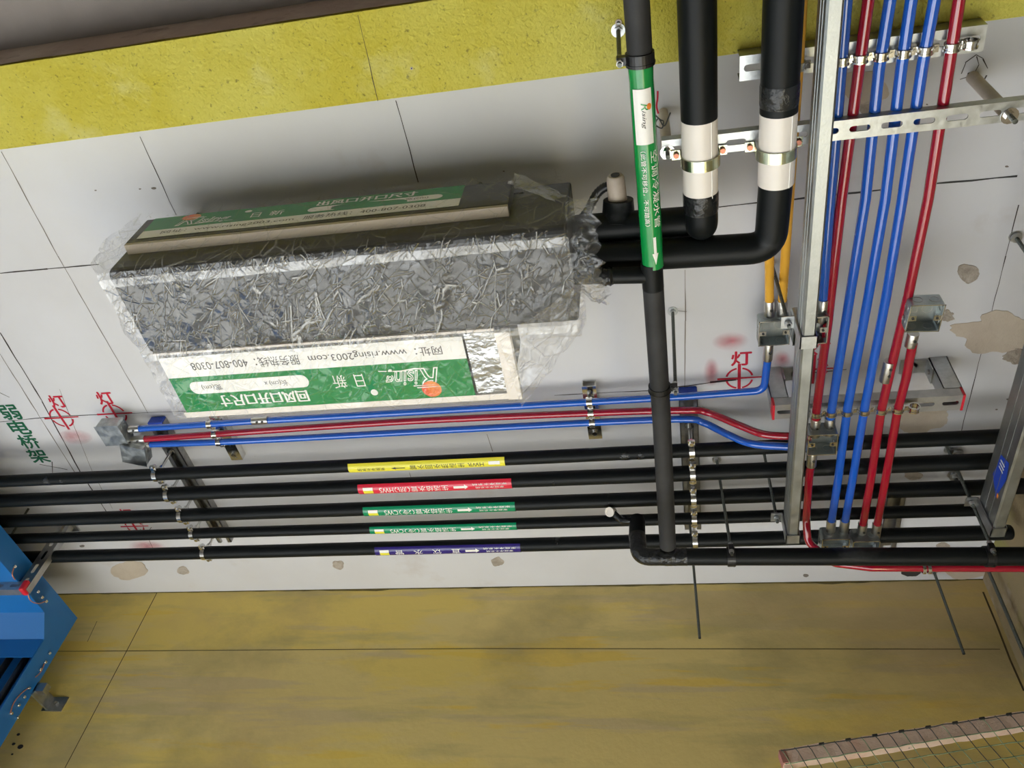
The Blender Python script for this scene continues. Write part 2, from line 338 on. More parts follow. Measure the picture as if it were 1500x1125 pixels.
    m2 = N.new('ShaderNodeMixShader'); L(r.outputs[0], m2.inputs[0]); L(m1.outputs[0], m2.inputs[1]); L(g.outputs[0], m2.inputs[2])
    L(m2.outputs[0], out.inputs[0]); return M
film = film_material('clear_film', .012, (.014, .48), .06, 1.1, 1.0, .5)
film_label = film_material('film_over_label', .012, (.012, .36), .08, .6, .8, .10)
film_face = film_material('taut_film', .008, (.008, .09), .10, .3, .6, .2)
film_band = film_material('doubled_film', .12, (.06, .5), .2, .6)
film_loose = film_material('loose_film', .05, (.02, .45), .14, .8, .6, .12)

def spray_material(name, col):
    """overspray that thins out towards its rim"""
    M = bpy.data.materials.new(name); M.use_nodes = True; nt = M.node_tree; N = nt.nodes; b = N['Principled BSDF']; b.inputs['Base Color'].default_value = col; b.inputs['Roughness'].default_value = 0.9
    tc = N.new('ShaderNodeTexCoord'); mp = N.new('ShaderNodeMapping'); mp.inputs['Location'].default_value = (-1, -1, 0); mp.inputs['Scale'].default_value = (2, 2, 0); nt.links.new(tc.outputs['Generated'], mp.inputs[0])
    gr = N.new('ShaderNodeTexGradient'); gr.gradient_type = 'SPHERICAL'; nt.links.new(mp.outputs[0], gr.inputs[0])
    n = N.new('ShaderNodeTexNoise'); n.inputs['Scale'].default_value = 30; nt.links.new(tc.outputs['Object'], n.inputs[0])
    mu = N.new('ShaderNodeMath'); mu.operation = 'MULTIPLY'; nt.links.new(gr.outputs[0], mu.inputs[0]); nt.links.new(n.outputs[0], mu.inputs[1]); nt.links.new(mu.outputs[0], b.inputs['Alpha']); return M
spray = spray_material('red_overspray', lin((206, 60, 80)))

# ------------------------------------------------------------------ setting
X0, Y0 = -4.2, -3.6
ceiling = struct('ceiling', MB().box((X0 - .2, .283, ZC), (XR + .2, YW + .2, ZC + .15)), ceil_m)
struct('ceiling', MB().box((X0 - .2, Y0 - .2, ZC), (XR + .2, .283, ZC + .15)), layered('shade_toned_slab', lin((150, 142, 138)), [(lin((128, 120, 116)), 3, (.4, .7), (1, 1, 1), 3, .8), (lin((70, 60, 56)), 30, (.7, .78), (1, 1, 1), 8, .7)], .9, .1, 40), label='grey slab of the neighbouring bay, shade painted in')  # slab beyond the beam: its lack of light is put into the darker grey
floor = struct('floor', MB().box((X0 - .2, Y0 - .2, -EYE - .1), (XR + .2, YW + .2, -EYE)), floor_m)
wall_back = struct('wall_back', MB().box((X0 - .2, YW, -EYE), (XR + .2, YW + .2, ZC)), wall_m)
wall_right = struct('wall_right', MB().box((XR, Y0, -EYE), (XR + .2, YW, ZC)), right_m)
mb = MB()                                       # left wall with a wide window opening
for lo, hi in (((X0-.2, Y0, -EYE), (X0, YW, -EYE + .5)), ((X0-.2, Y0, .95), (X0, YW, ZC)), ((X0-.2, 1.70, -EYE+.5), (X0, YW, .95)), ((X0-.2, Y0, -EYE+.5), (X0, -.25, .95))): mb.box(lo, hi)
wall_left = struct('wall_left', mb, plain_m)
mb = MB()                                       # wall behind the camera
mb.box((X0-.2, Y0-.2, -EYE), (XR+.2, Y0, ZC))
wall_front = struct('wall_front', mb, plain_m)

# beam: rough yellow underside, bare concrete flank
YB0, YB1 = 0.283, 0.416
beam = struct('beam', MB().box((X0, YB0, ZB), (XR, YB1, ZC)), beam_m, (0, 0, 0))
mb = MB(); n = 90                               # lumpy bare concrete flank facing the neighbouring room
for j in range(5):
    for i in range(n + 1):
        x = X0 + (XR - X0) * i / n; z = ZB + .001 + (ZC - ZB - .001) * j / 4; mb.v.append(V((x, YB0 - .002 - .003 * abs(noise.noise(V((x * 9, z * 20, 3)))), z)))
for j in range(4):
    for i in range(n): mb.f.append((j*(n+1)+i, j*(n+1)+i+1, (j+1)*(n+1)+i+1, (j+1)*(n+1)+i)); mb.sm.append(True)
obj('bare_flank', mb, side_m, beam, label='unpainted brown concrete flank of the beam')
def hole_rim(x, y, r, par, z):
    p = at(x, y, z); mb = MB().ring(p + V((0, 0, -.0008)), (0, 0, 1), r * .55, r, .0016, 12); obj('drill_hole_rim', mb, pvc_dirty, par)
    obj('drill_hole', MB().cyl(p + V((0, 0, -.0012)), p + V((0, 0, -.0004)), r * .6, 12), dark_m, par)
hole_rim(906, 33, .005, beam, ZB); hole_rim(603, 100, .0022, beam, ZB)
def ln(par, pts, z, m, w=.0009, name='chalk_line', dz=.0004):
    mb = MB(); P = [at(x, y, z) for x, y in pts]
    for a, b in zip(P[:-1], P[1:]):
        k = max(1, int((b - a).length / .03)); d = (b - a); q = V((-d.y, d.x, 0)).normalized()
        prev = None
        for i in range(k + 1):
            c = a + d * i / k + q * random.uniform(-.0006, .0006); ww = w * random.uniform(.5, 1.3)
            cur = (c + q * ww / 1 + V((0, 0, -dz)), c - q * ww + V((0, 0, -dz)))
            if prev: mb.add([prev[0], prev[1], cur[1], cur[0]], [(0, 1, 2, 3)])
            prev = cur
    return obj(name, mb, m, par)
ln(beam, [(524, 22), (554, 148)], ZB, pencil, .0006)
for pts, m_, w in [([(2,222),(85,375),(217,605)], pencil_soft, .0009), ([(205,200),(258,315)], pencil, .0008), ([(580,147),(613,267)], pencil, .0008), ([(713,636),(722,661)], pencil_soft, .0008),
                   ([(1492,300),(1473,375),(1408,632)], pencil, .0008), ([(0,487),(62,588),(117,690),(160,755)], pencil, .0016), ([(0,518),(55,605),(115,700)], pencil_soft, .0012),
                   ([(87,570),(135,690),(165,745)], pencil_soft, .0007), ([(0,400),(70,394),(145,387)], pencil, .0013), ([(0,618),(80,610),(270,602)], pencil, .0009),
                   ([(812,579),(950,572),(1085,555)], pencil, .0009), ([(1040,560),(1078,556)], dark_m, .0022), ([(1128,552),(1240,541)], pencil, .0009),
                   ([(1053,303),(1110,297)], pencil, .0014), ([(1162,292),(1185,289),(1290,278)], dark_m, .0016), ([(1360,270),(1490,258)], dark_m, .0015), ([(838,331),(930,325)], pencil, .0012),
                   ([(1003,395),(1004,470),(1003,575)], pencil_soft, .0009), ([(985,455),(1006,456)], pencil_soft, .0008),
                   ([(58,680),(80,684),(99,688)], pencil, .0010), ([(76,676),(77,696)], pencil, .0010), ([(0,575),(14,582)], pencil, .0008),
                   ([(205,760),(224,803)], pencil_soft, .0007), ([(180,760),(190,778)], pencil, .0009), ([(600,692),(604,705)], pencil_soft, .0008), ([(880,655),(884,672)], pencil_soft, .0007),
                   ([(205,775),(226,783)], pencil, .0009), ([(222,772),(212,787)], pencil, .0009), ([(1448,835),(1449,846)], pencil_soft, .0008)]:
    ln(ceiling, pts, ZC, m_, w)
# pencil ring round the sleeve hole
ln(ceiling, [(1408,108),(1414,92),(1430,80),(1440,86),(1447,100)], ZC, pencil, .0008, 'pencil_ring'); ln(ceiling, [(1431,82),(1434,95),(1428,106)], ZC, pencil, .0007, 'pencil_ring'); ln(ceiling, [(1406,116),(1416,113)], ZC, pencil, .001, 'pencil_ring'); ln(ceiling, [(1441,118),(1445,110)], ZC, pencil, .001, 'pencil_ring')

def patch(x, y, rx, ry, m_, name='mortar_patch', seed=0, z=ZC, th=.0012, par=None, rough=.25, n=60):
    pts = []
    for i in range(n):
        a = 2 * PI * i / n; q_ = V((math.cos(a) + seed * 3.1, math.sin(a), seed)); k = 1 + rough * (1.3 * noise.noise(q_ * 1.1) + .35 * noise.noise(q_ * 3.1) + .18 * noise.noise(q_ * 8))
        pts.append(at(x + rx * k * math.cos(a), y + ry * k * math.sin(a), z - th))
    return obj(name, MB().prism(pts, (0, 0, th)), m_, par or ceiling)
patch(1418, 400, 16, 13, mortar, seed=1); patch(190, 836, 26, 13, bare, seed=2); patch(268, 836, 9, 6, mortar, seed=3); patch(495, 828, 8, 6, mortar, seed=4); patch(728, 823, 9, 7, mortar, seed=5)
patch(1268, 128, 36, 28, bare, seed=6); patch(1352, 612, 44, 24, bare, seed=7, rough=.4); patch(1468, 487, 66, 26, bare, seed=8, rough=.5); patch(1338, 697, 14, 6, mortar, seed=9); patch(1422, 830, 40, 18, bare, seed=10)
patch(1335, 838, 14, 7, dark_m, 'chipped_hole', 11); patch(1270, 158, 14, 9, mortar, seed=12); patch(1382, 800, 10, 5, mortar, seed=14)
patch(1500, 525, 30, 12, mortar, seed=15, rough=.5); patch(1390, 462, 12, 8, mortar, seed=16, rough=.6)
for x, y, r in ((225, 276, 4), (140, 279, 2), (738, 251, 2), (1358, 153, 2), (958, 700, 3), (935, 691, 3), (1460, 600, 2), (1476, 585, 2), (205, 277, 2), (1475, 244, 3), (120, 800, 4), (1180, 843, 5)): patch(x, y, r * .9, r * .45, pencil_soft, 'scuff', x * .1, th=.0005, n=9)
patch(1424, 110, 7, 4, dark_m, 'drill_hole', 21, th=.0006)

# stencilled marks sprayed on the ceiling: the letters read upright towards the camera
def cmap(x, y, sx=1.0):
    o = at(x, y, ZC - .0004); return lambda u, v, d=0: o + V((u * sx, -v, -d))
def lamp_mark(x, y, cx, cy, s=1.0):
    mb = MB(); bold_text(mb, '灯', lambda u, v, d: cmap(x, y)(u, v) - V((0, 0, d * .5)), (-.021*s, -.019*s, .021*s, .019*s), .0010)
    o = at(x, y, ZC); obj('stencil_lamp_mark', mb, red_paint, ceiling)
    mb = MB(); f = cmap(cx, cy)
    for k in range(4):
        a0 = k * PI / 2 + .22; a1 = (k + 1) * PI / 2 - .22
        pts = [(r * math.cos(a0 + (a1 - a0) * i / 8), r * math.sin(a0 + (a1 - a0) * i / 8)) for r, it in ((.030*s, range(9)), (.0255*s, range(8, -1, -1))) for i in it]; put_poly(mb, pts, f, 0)
    put_poly(mb, [(-.047*s, -.0022), (.047*s, -.0016), (.047*s, .0016), (-.047*s, .003)], f, .0001); put_poly(mb, [(-.0035, -.040*s), (.003, -.040*s), (.003, .040*s), (-.0035, .040*s)], f, .0002)
    obj('stencil_cross_target', mb, red_paint, ceiling)
lamp_mark(84, 588, 90, 612); lamp_mark(154, 583, 168, 606); lamp_mark(1086, 525, 1083, 554, .95); lamp_mark(1200, 512, 1192, 541, .95); lamp_mark(185, 752, 197, 771, .9)
for ch, x, y in (('弱', 14, 604), ('电', 28, 626), ('桥', 42, 647), ('架', 56, 668)):
    mb = MB(); bold_text(mb, ch, lambda u, v, d: cmap(x, y)(u, v) - V((0, 0, d * .5)), (-.026, -.023, .026, .023), .0012); obj('stencil_character', mb, green_paint, ceiling)
for x, y, rx, ry in ((1070, 500, 28, 14), (1145, 527, 14, 14), (110, 640, 26, 12), (215, 800, 28, 8), (1042, 545, 12, 22), (1330, 815, 20, 6)):
    mb = MB(); put_poly(mb, circ(0, 0, 1, 1), lambda u, v, d: at(x + rx * u, y + ry * v, ZC - .0006), 0); obj('red_overspray', mb, spray, ceiling)

# scored seams in the wall paint and the cracked corner
def wln(pts, w, m_, name='score_line', par=None):
    mb = MB()
    P = [atY(x, y, YW - .0004) for x, y in pts]
    for a, b in zip(P[:-1], P[1:]):
        d = b - a; q = V((-d.z, 0, d.x)).normalized() * w; mb.add([a + q, a - q, b - q, b + q], [(0, 1, 2, 3)])
    obj(name, mb, m_, par or wall_back)
wline = mat('score_in_paint', lin((78, 66, 38)), 0.9)
wln([(0, 954), (110, 954), (700, 950), (1465, 951)], .0009, wline); wln([(230, 868), (190, 945), (95, 1125)], .0012, wline); wln([(142, 910), (128, 940)], .0008, wline)
wln([(1440, 867), (1460, 915), (1480, 967), (1500, 1012)], .0022, wline, 'corner_crack')
mb = MB(); n = 160                              # ragged dark edge where the paint meets the ceiling
top = []
for i in range(n + 1):
    x = -2.4 + (XR + 2.4) * i / n; h = .003 + .006 * abs(noise.noise(V((x * 14, 0, 1)))) + .006 * max(0, noise.noise(V((x * 4, 5, 1))))
    mb.v += [V((x, YW - .0006, ZC - h)), V((x, YW - .0006, ZC))]
mb.f = [(2*i, 2*i+2, 2*i+3, 2*i+1) for i in range(n)]; mb.sm = [False] * n
obj('ragged_paint_edge', mb, mat('smeared_paint', lin((88, 78, 44)), 0.9, col2=lin((120, 106, 52)), vscale=20), wall_back)
for x, y, r in ((30, 1094, 5), (27, 1076, 3), (20, 1090, 3), (18, 1105, 2)):
    p = atY(x, y, YW); mb = MB().prism([p + V((r * .0016 * math.cos(a), -.001, r * .0012 * math.sin(a))) for a in [i * PI / 4 + .2 * r for i in range(8)]], (0, .001, 0)); obj('anchor_hole', mb, dark_m, wall_back)

# ------------------------------------------------------------------ small builders
def clip(par, c, ax, r, lug, w=.011, mt=None):   # two-lobed conduit clip: rimmed band and a lug with a screw
    mt = mt or chrome; c = V(c); ax = V(ax); lug = V(lug)
    mb = MB().ring(c, ax, r + .0002, r + .0016, w, 20)
    for s in (-1, 1): mb.ring(c + ax * s * w * .36, ax, r + .0002, r + .0027, w * .22, 20)
    f = fr(c + V((0, 0, r * .5)), lug, ax, (0, 0, 1)); mb.fbox(f, (r + .001, -w*.45, -.003), (r + .0095, w*.45, .001)); mb.fbox(f, (r + .001, -w*.5, -.007), (r + .0028, w*.5, .004))
    o = obj('clip', mb, mt, par)
    p = f(r + .0062, 0, -.003); obj('screw', MB().cyl(p, p + V((0, 0, -.0016)), .0026, 8), chrome, o)
def nut(par, c, r=.0055, h=.005, m_=None, washer=True, name='nut'):
    mb = MB().hexnut(c, (0, 0, 1), r, h)
    if washer: mb.cyl(V(c) + V((0, 0, h/2)), V(c) + V((0, 0, h/2 + .0012)), r * 1.6, 14)
    return obj(name, mb, m_ or chrome, par)
def channel(par, fr_, L, Wd, H, slots, m_, t=.0018, name='channel'):     # slotted face at w=0, flanges rising to w=H
    mb = MB().slotted(fr_, L, Wd, t, slots); mb.fbox(fr_, (0, -Wd/2, t), (L, -Wd/2 + t, H)); mb.fbox(fr_, (0, Wd/2 - t, t), (L, Wd/2, H))
    return obj(name, mb, m_, par)
def junction_box(label, c, size, depth, yaw=0.0, zb=1.2, m_=None, ears=True, knock=True, closed=False):
    """steel back box, open side down; c = centre of the opening in plan"""
    o = V((c[0], c[1], zb)); t = thing('junction_box', label, 'junction box', o, 'steel junction boxes')
    cx, sx = math.cos(yaw), math.sin(yaw); f = fr(o, (cx, sx, 0), (-sx, cx, 0), (0, 0, 1)); h = size / 2; r = size * .09
    def rim(k):
        pts = []
        for qx, qy, a in ((1, 1, 0), (-1, 1, PI/2), (-1, -1, PI), (1, -1, 3*PI/2)):
            for i in range(5): pts.append((qx * (h - r) + (r - k) * math.cos(a + PI/2 * i / 4), qy * (h - r) + (r - k) * math.sin(a + PI/2 * i / 4)))
        return pts
    A, B = rim(0), rim(.0013); n = len(A); mb = MB()
    vs = [f(x, y, 0) for x, y in A] + [f(x, y, depth) for x, y in A] + [f(x, y, 0) for x, y in B] + [f(x, y, depth - .0013) for x, y in B]
    fs = []
    for i in range(n):
        j = (i + 1) % n; fs += [(i, j, n + j, n + i), (2*n + i, 3*n + i, 3*n + j, 2*n + j), (i, 2*n + i, 2*n + j, j)]
    fs += [tuple(range(n, 2*n)), tuple(range(3*n, 4*n))[::-1]]
    mb.add(vs, fs); m_ = m_ or box_m; obj('box_shell', mb, m_, t)
    if not closed:
        k_ = .0016; mb = MB()
        for a_, b_ in (((-h, -h), (h, -h + k_)), ((-h, h - k_), (h, h)), ((-h, -h), (-h + k_, h)), ((h - k_, -h), (h, h))): mb.fbox(f, (a_[0] * .985, a_[1] * .985, -.0008), (b_[0] * .985, b_[1] * .985, .0004))
        obj('rim', mb, chrome, t)
    if knock:
        for dx, dy in ((0, -1), (0, 1), (-1, 0), (1, 0)):
            for k in (-.24, .24):
                q = f(dx * (h - .0016) + (0 if dx else k * size), dy * (h - .0016) + (k * size if dx else 0), depth * .52); ax = f(dx, dy, 0) - f(0, 0, 0)
                obj('knockout', MB().ring(q, ax, size * .13, size * .145, .001, 18).ring(q + ax * .0018, ax, size * .13, size * .145, .0008, 18), galv_dull, t)
    if not closed:
        q = f(size * .2, 0, depth - .0015); obj('knockout', MB().ring(q, (0, 0, 1), size * .14, size * .16, .001, 20), galv_dull, t)
        k = size * .13; mb = MB()
        for a_, b_ in (((-k, -k), (k, -k + .001)), ((-k, k - .001), (k, k)), ((-k, -k), (-k + .001, k)), ((k - .001, -k), (k, k))): mb.fbox(f, (a_[0] - size * .2, a_[1], depth - .002), (b_[0] - size * .2, b_[1], depth - .0013))
        obj('knockout', mb, galv_dull, t)
    if ears:
        for s in (-1, 1):
            mb = MB().fbox(f, (s * (h - .008) - .006, -.005, .0002), (s * (h - .008) + .006, .005, .0014)); e = obj('ear', mb, chrome, t)
            q = f(s * (h - .0085), 0, -.0006); obj('screw_hole', MB().ring(q, (0, 0, 1), .0012, .0022, .001, 10), dark_m, e)
    if closed:
        obj('cover_plate', MB().fbox(f, (-h * 1.02, -h * 1.02, -.0012), (h * 1.02, h * 1.02, 0)), m_, t)
    return t
def coupling(par, a, b, r, n_screw=1, name='coupling'):
    a, b = V(a), V(b); d = (b - a); L = d.length; d.normalize()
    mb = MB().tube([a, a + d * .001, a + d * (L - .001), b], [r * 1.17, r * 1.2, r * 1.2, r * 1.17], 16)
    o = obj(name, mb, nickel, par)
    for k in range(n_screw):
        p = a + d * L * (k + 1) / (n_screw + 1) + V((.2, -.3, -1)).normalized() * r * 1.15; obj('set_screw', MB().cyl(p, p + V((.2, -.3, -1)).normalized() * .0026, .0026, 8), dark_m, o)
    return o
def conduit(label, path, r, m_, group, join=(), name='conduit', cat='conduit'):
    t = thing(name, label, cat, path[0], group)
    obj('tube', MB().tube(path, r, 16), m_, t)
    for a, b, k in join: coupling(t, a, b, r, k, 'coupling')
    return t
def rod_thing(label, a, b, r=.003, group=None, plate=True, tip=True):
    t = thing('threaded_rod', label, 'threaded rod', a, group); obj('rod', MB().cyl(a, b, r, 8), rod_m, t)
    if plate: nut(t, V(a) + V((0, 0, -.004)), .0068, .005, galv_dull)
    return t

# ------------------------------------------------------------------ fan coil unit
ZF = 1.10
fcu = thing('fan_coil_unit', 'long black insulated fan coil unit hung under the ceiling below the yellow beam', 'fan coil unit', (-.52, .75, ZF))
def rbox(lo, hi, r, n=4):                        # box along X with its lower edges rounded
    x0, y0, z0 = lo; x1, y1, z1 = hi; prof = [(y0, z1)]
    for i in range(n + 1):
        a = PI + PI/2 * i / n; prof.append((y0 + r + r * math.cos(a), z0 + r + r * math.sin(a)))
    for i in range(n + 1):
        a = 3*PI/2 + PI/2 * i / n; prof.append((y1 - r + r * math.cos(a), z0 + r + r * math.sin(a)))
    prof.append((y1, z1)); return MB().prism([(x0, y, z) for y, z in prof], (x1 - x0, 0, 0))
foam = mat('black_foam_sheet', (0.016, 0.016, 0.017, 1), 0.5, col2=(0.03, 0.03, 0.031, 1), vscale=12, bump=0.08, bscale=30)
obj('casing', rbox((-.910, .592, ZF), (-.128, .768, 1.262), .014), foam, fcu, bevel=.004)
obj('outlet_plenum', MB().box((-.900, .574, 1.166), (-.222, .600, 1.252)), foam, fcu, bevel=.003)
obj('return_plenum', MB().box((-.902, .764, ZF + .003), (-.262, .912, 1.255)), foam, fcu, bevel=.003)
obj('outlet_lip', MB().box((-.898, .5745, 1.158), (-.222, .592, 1.1655)), cream, fcu, label='beige lip under the air outlet')  # plain beige strip along the underside of the outlet
fl = fr((0, 0, ZF), (1, 0, 0), (0, 1, 0), (0, 0, -1)); mb = MB()
mb.box((-.271, .772, ZF - .004), (-.246, .920, ZF + .01)).box((-.905, .905, ZF - .004), (-.271, .918, ZF + .01)).box((-.905, .764, ZF - .002), (-.271, .769, ZF + .004))
obj('return_grille_frame', mb, pvc, fcu, label='white edge frame of the return air opening')
foil = mat('silver_foil', (0.55, 0.56, 0.57, 1), 0.22, 0.9, bump=1.0, bscale=30)
obj('return_damper_panel', MB().box((-.325, .772, ZF - .001), (-.271, .908, ZF + .004)), foil, fcu, label='creased silver foil panel at the end of the return air opening')
for x in (-.30, -.86):
    for y in (.62, .74):
        h = obj('hanger_rod', MB().cyl((x, y, 1.255), (x, y, ZC), .004, 8), rod_m, fcu); nut(h, (x, y, 1.266), .008, .006, galv)
obj('hanging_lug', MB().box((-.232, .590, 1.235), (-.206, .615, 1.245)).ring((-.215, .598, 1.243), (0, 1, 0), .004, .009, .008, 14), black_p, fcu)
def rising_label(name, f, Wd, H, heading, label, wob=0.0):
    def mp(u, v, d=0):
        uu, vv = u * Wd, v * H; return f(uu, vv, d + wob * noise.noise(V((uu * 9, vv * 14, 1.3))))
    o = obj(name, put_grid(MB(), (0, 0, 1, 1), mp, .0005, 40, 10), green_d, fcu, label=label)
    obj('address_strip', put_grid(MB(), (.0, .0, 1, .36), mp, .0008, 40, 4), white_l, o)
    mb = MB(); put_text(mb, '网址：www.rising2003.com', mp, (.07, .10, .50, .27), d=.0011); put_text(mb, '服务热线：400-807-0308', mp, (.53, .10, .90, .27), d=.0011); obj('address_lettering', mb, grey_ink, o)
    mb = MB(); hh = .11; vc = .56; cap0 = circ(.55, vc, .022, hh, 10, PI/2, 3*PI/2); cap1 = circ(.92, vc, .022, hh, 10, -PI/2, PI/2); put_poly(mb, cap0 + cap1, mp, .0008); obj('size_field', mb, white_l, o)
    mb = MB(); put_text(mb, '长(cm) x', mp, (.60, .50, .68, .62), d=.0011); put_text(mb, '宽(cm)', mp, (.83, .50, .90, .62), d=.0011); obj('size_lettering', mb, grey_ink, o)
    mb = MB(); bold_text(mb, heading, lambda u, v, d: mp(u, v, d + .0005), (.55, .72, .86, .93), .0018); put_text(mb, '日', mp, (.345, .50, .375, .72), d=.0008); put_text(mb, '新', mp, (.405, .50, .45, .73), d=.0008)
    put_poly(mb, circ(.325, .84, .012, .055, 14), mp, .0008)
    put_text(mb, 'R', mp, (.10, .48, .16, .86), shear=.35, off=.02, d=.0008, ref=('R', .35)); put_text(mb, 'ising', mp, (.165, .42, .275, .74), shear=.35, off=.025, d=.0008, ref=('ising', .35))
    put_poly(mb, [(.12, .50), (.17, .46), (.22, .49), (.29, .47), (.29, .485), (.22, .51), (.17, .485)], mp, .0009); obj('heading_lettering', mb, white_l, o)
    mb = MB(); put_text(mb, 'R', mp, (.10, .48, .16, .86), shear=.35, off=-.018, d=.0011, ref=('R', .35)); put_text(mb, 'ising', mp, (.165, .42, .275, .74), shear=.35, off=-.022, d=.0011, ref=('ising', .35)); obj('logo_fill', mb, green_d, o)
    mb = MB(); put_poly(mb, circ(.135, .84, .032, .14, 24), mp, .0013); obj('logo_sun', mb, sun_ink, o)
    mb = MB(); put_poly(mb, [(.085, .80), (.18, .79), (.18, .81)], mp, .0015); put_poly(mb, [(.12, .765), (.19, .755), (.19, .775)], mp, .0015); obj('logo_rays', mb, white_l, o)
rising_label('return_label', fr((-.328, .774, ZF - .003), (-1, 0, 0), (-.008, 1, 0), (0, 0, -1)), .57, .131, '回风口开口尺寸', 'green and white size label on the return air opening, upside down')
rising_label('outlet_label', fr((-.882, .5738, 1.176), (1, 0, 0), (0, 0, 1), (0, -1, 0)), .578, .0745, '出风口开口尺寸', 'green and white size label on the air outlet face', .0008)

# plastic film wrapped round the unit
wrap = thing('plastic_wrap', 'clear creased plastic film wrapped round the black fan coil unit', 'plastic film', (-.52, .75, ZF - .01))
prof = [(.566, 1.262), (.565, 1.235), (.565, 1.205), (.564, 1.178), (.566, 1.158), (.574, 1.146), (.578, 1.13), (.580, 1.116), (.583, 1.104), (.590, 1.095), (.602, 1.0905)]
prof += [(.602 + (.916 - .602) * i / 60, 1.0905) for i in range(1, 61)] + [(.920, 1.096), (.921, 1.11), (.921, 1.14), (.921, 1.18), (.921, 1.22), (.921, 1.262)]
def wr(x, y, z, k=1.0):
    p = V((x, y, z)); a = noise.noise(V((x * 16 + y * 9, y * 7 - x * 4, z * 16))); b = noise.noise(V((x * 44 - y * 30, y * 26 + x * 16, z * 40 + 7)))
    c = noise.noise(V((x * 95 + y * 70, y * 50 - x * 40, z * 90 + 3))); return k * (.0030 * (1 - abs(a) * 2) + .0005 * (1 - abs(b) * 2.2))
nx = 260; mb = MB(); npf = len(prof)
for i in range(nx + 1):
    x = -.922 + (.922 - .125) * i / nx
    for j, (y, z) in enumerate(prof):
        a = prof[max(j - 1, 0)]; b = prof[min(j + 1, npf - 1)]; t = V((0, b[0] - a[0], b[1] - a[1])).normalized(); nrm = V((0, t.z, -t.y))
        if y < .58: nrm = V((0, -1, 0)) if z > 1.15 else nrm
        if nrm.y * (y - .75) < 0 and abs(nrm.y) > .5: nrm = -nrm
        if abs(nrm.z) > .5 and nrm.z > 0: nrm = -nrm
        k = .35 if z > 1.15 else 1.0; yy, xx = y, x
        if j > 10 and x > -.25: yy = .602 + (y - .602) * (1 - .42 * min(1, (x + .25) / .03))    # the film draws in past the return box
        w = wr(x, y, z, k); mb.v.append(V((xx, yy, z)) + nrm * (w - .002 + (.002 if z < 1.15 else .001)))
for i in range(nx):
    for j in range(npf - 1): mb.f.append((i*npf+j, i*npf+j+1, (i+1)*npf+j+1, (i+1)*npf+j)); mb.sm.append(True)
face = MB(); face.v = mb.v; face.f = [q for q in mb.f if q[0] % npf < 9]; face.sm = [True] * len(face.f)
mb.f = [q for q in mb.f if q[0] % npf >= 9]; mb.sm = [True] * len(mb.f)
rear = MB(); rear.v = mb.v; rear.f = [q for q in mb.f if q[0] % npf >= 42]; rear.sm = [True] * len(rear.f)
mb.f = [q for q in mb.f if q[0] % npf < 42]; mb.sm = [True] * len(mb.f)
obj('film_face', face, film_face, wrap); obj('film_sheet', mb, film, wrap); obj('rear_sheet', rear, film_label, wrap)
mb = MB(); ny, nz = 70, 24                       # end skirt bagging out at the far end of the unit
for j in range(nz + 1):
    for i in range(ny + 1):
        y = .57 + (.916 - .57) * i / ny; q = j / nz; z = 1.091 + .17 * q; b = .012 * math.sin(PI * q) ** .6 + .02 * max(0, noise.noise(V((y * 12, q * 3, 2)))) + .005 * noise.noise(V((y * 60, q * 14, 4)))
        mb.v.append(V((-.921 - b, y, z)))
for j in range(nz):
    for i in range(ny): mb.f.append((j*(ny+1)+i, j*(ny+1)+i+1, (j+1)*(ny+1)+i+1, (j+1)*(ny+1)+i)); mb.sm.append(True)
obj('end_skirt', mb, film_loose, wrap)
for y0, y1, nm in ((.596, .612, 'front'), (.757, .772, 'rear')):
    mb = MB()
    for i in range(201):
        x = -.918 + (.918 - .13) * i / 200
        for y in (y0, (y0 + y1) / 2, y1): mb.v.append(V((x, y + .001 * noise.noise(V((x * 20, y, 3))), 1.0855 - wr(x, y, 1.09) * .9 - .001)))
    mb.f = [(3*i+k, 3*i+k+1, 3*i+k+4, 3*i+k+3) for i in range(200) for k in (0, 1)]; mb.sm = [True] * len(mb.f)
    obj('seam_band', mb, film_band, wrap, label='doubled whitish seam of the film')
# loose flap stretched between the casing end and the return box
mb = MB(); A, B, C_, D = V((-.262, .776, 1.085)), V((-.108, .672, 1.088)), V((-.248, .932, 1.090)), V((-.118, .785, 1.125))
n = 44
for j in range(n + 1):
    for i in range(n + 1):
        u, v = i / n, j / n; p = A * (1-u)*(1-v) + B * u*(1-v) + C_ * (1-u)*v + D * u*v
        cr = .010 * (1 - abs(noise.noise(V((u * 6 - v * 3, v * 2.4, 8)))) * 2.4) + .003 * noise.noise(V((u * 22, v * 12, 5))); mb.v.append(p + V((0, .003 * noise.noise(V((u * 9, v * 9, 3))), -cr * (.4 + math.sin(PI * u) * .8))))
for j in range(n):
    for i in range(n): mb.f.append((j*(n+1)+i, j*(n+1)+i+1, (j+1)*(n+1)+i+1, (j+1)*(n+1)+i)); mb.sm.append(True)
obj('loose_flap', mb, film_loose, wrap)
mb = MB(); n = 60; m_n = 16                      # crumpled mouth of the film round the pipe connections
for j in range(m_n + 1):
    q = j / m_n
    for i in range(n + 1):
        a = -PI * .98 + PI * 1.25 * i / n; rad = .072 + .022 * q * noise.noise(V((math.cos(a) * 3, math.sin(a) * 3, q * 2))) + .010 * q * noise.noise(V((i * .7, q * 4, 1))) + .012 * q
        ex = -.130 + .050 * q + .016 * q * noise.noise(V((i * .5, 3, q)))
        mb.v.append(V((ex, .655 + rad * math.cos(a) * 1.1, 1.160 + rad * math.sin(a) * .95)))
for j in range(m_n):
    for i in range(n): mb.f.append((j*(n+1)+i, j*(n+1)+i+1, (j+1)*(n+1)+i+1, (j+1)*(n+1)+i)); mb.sm.append(True)
obj('crumpled_mouth', mb, film_loose, wrap)
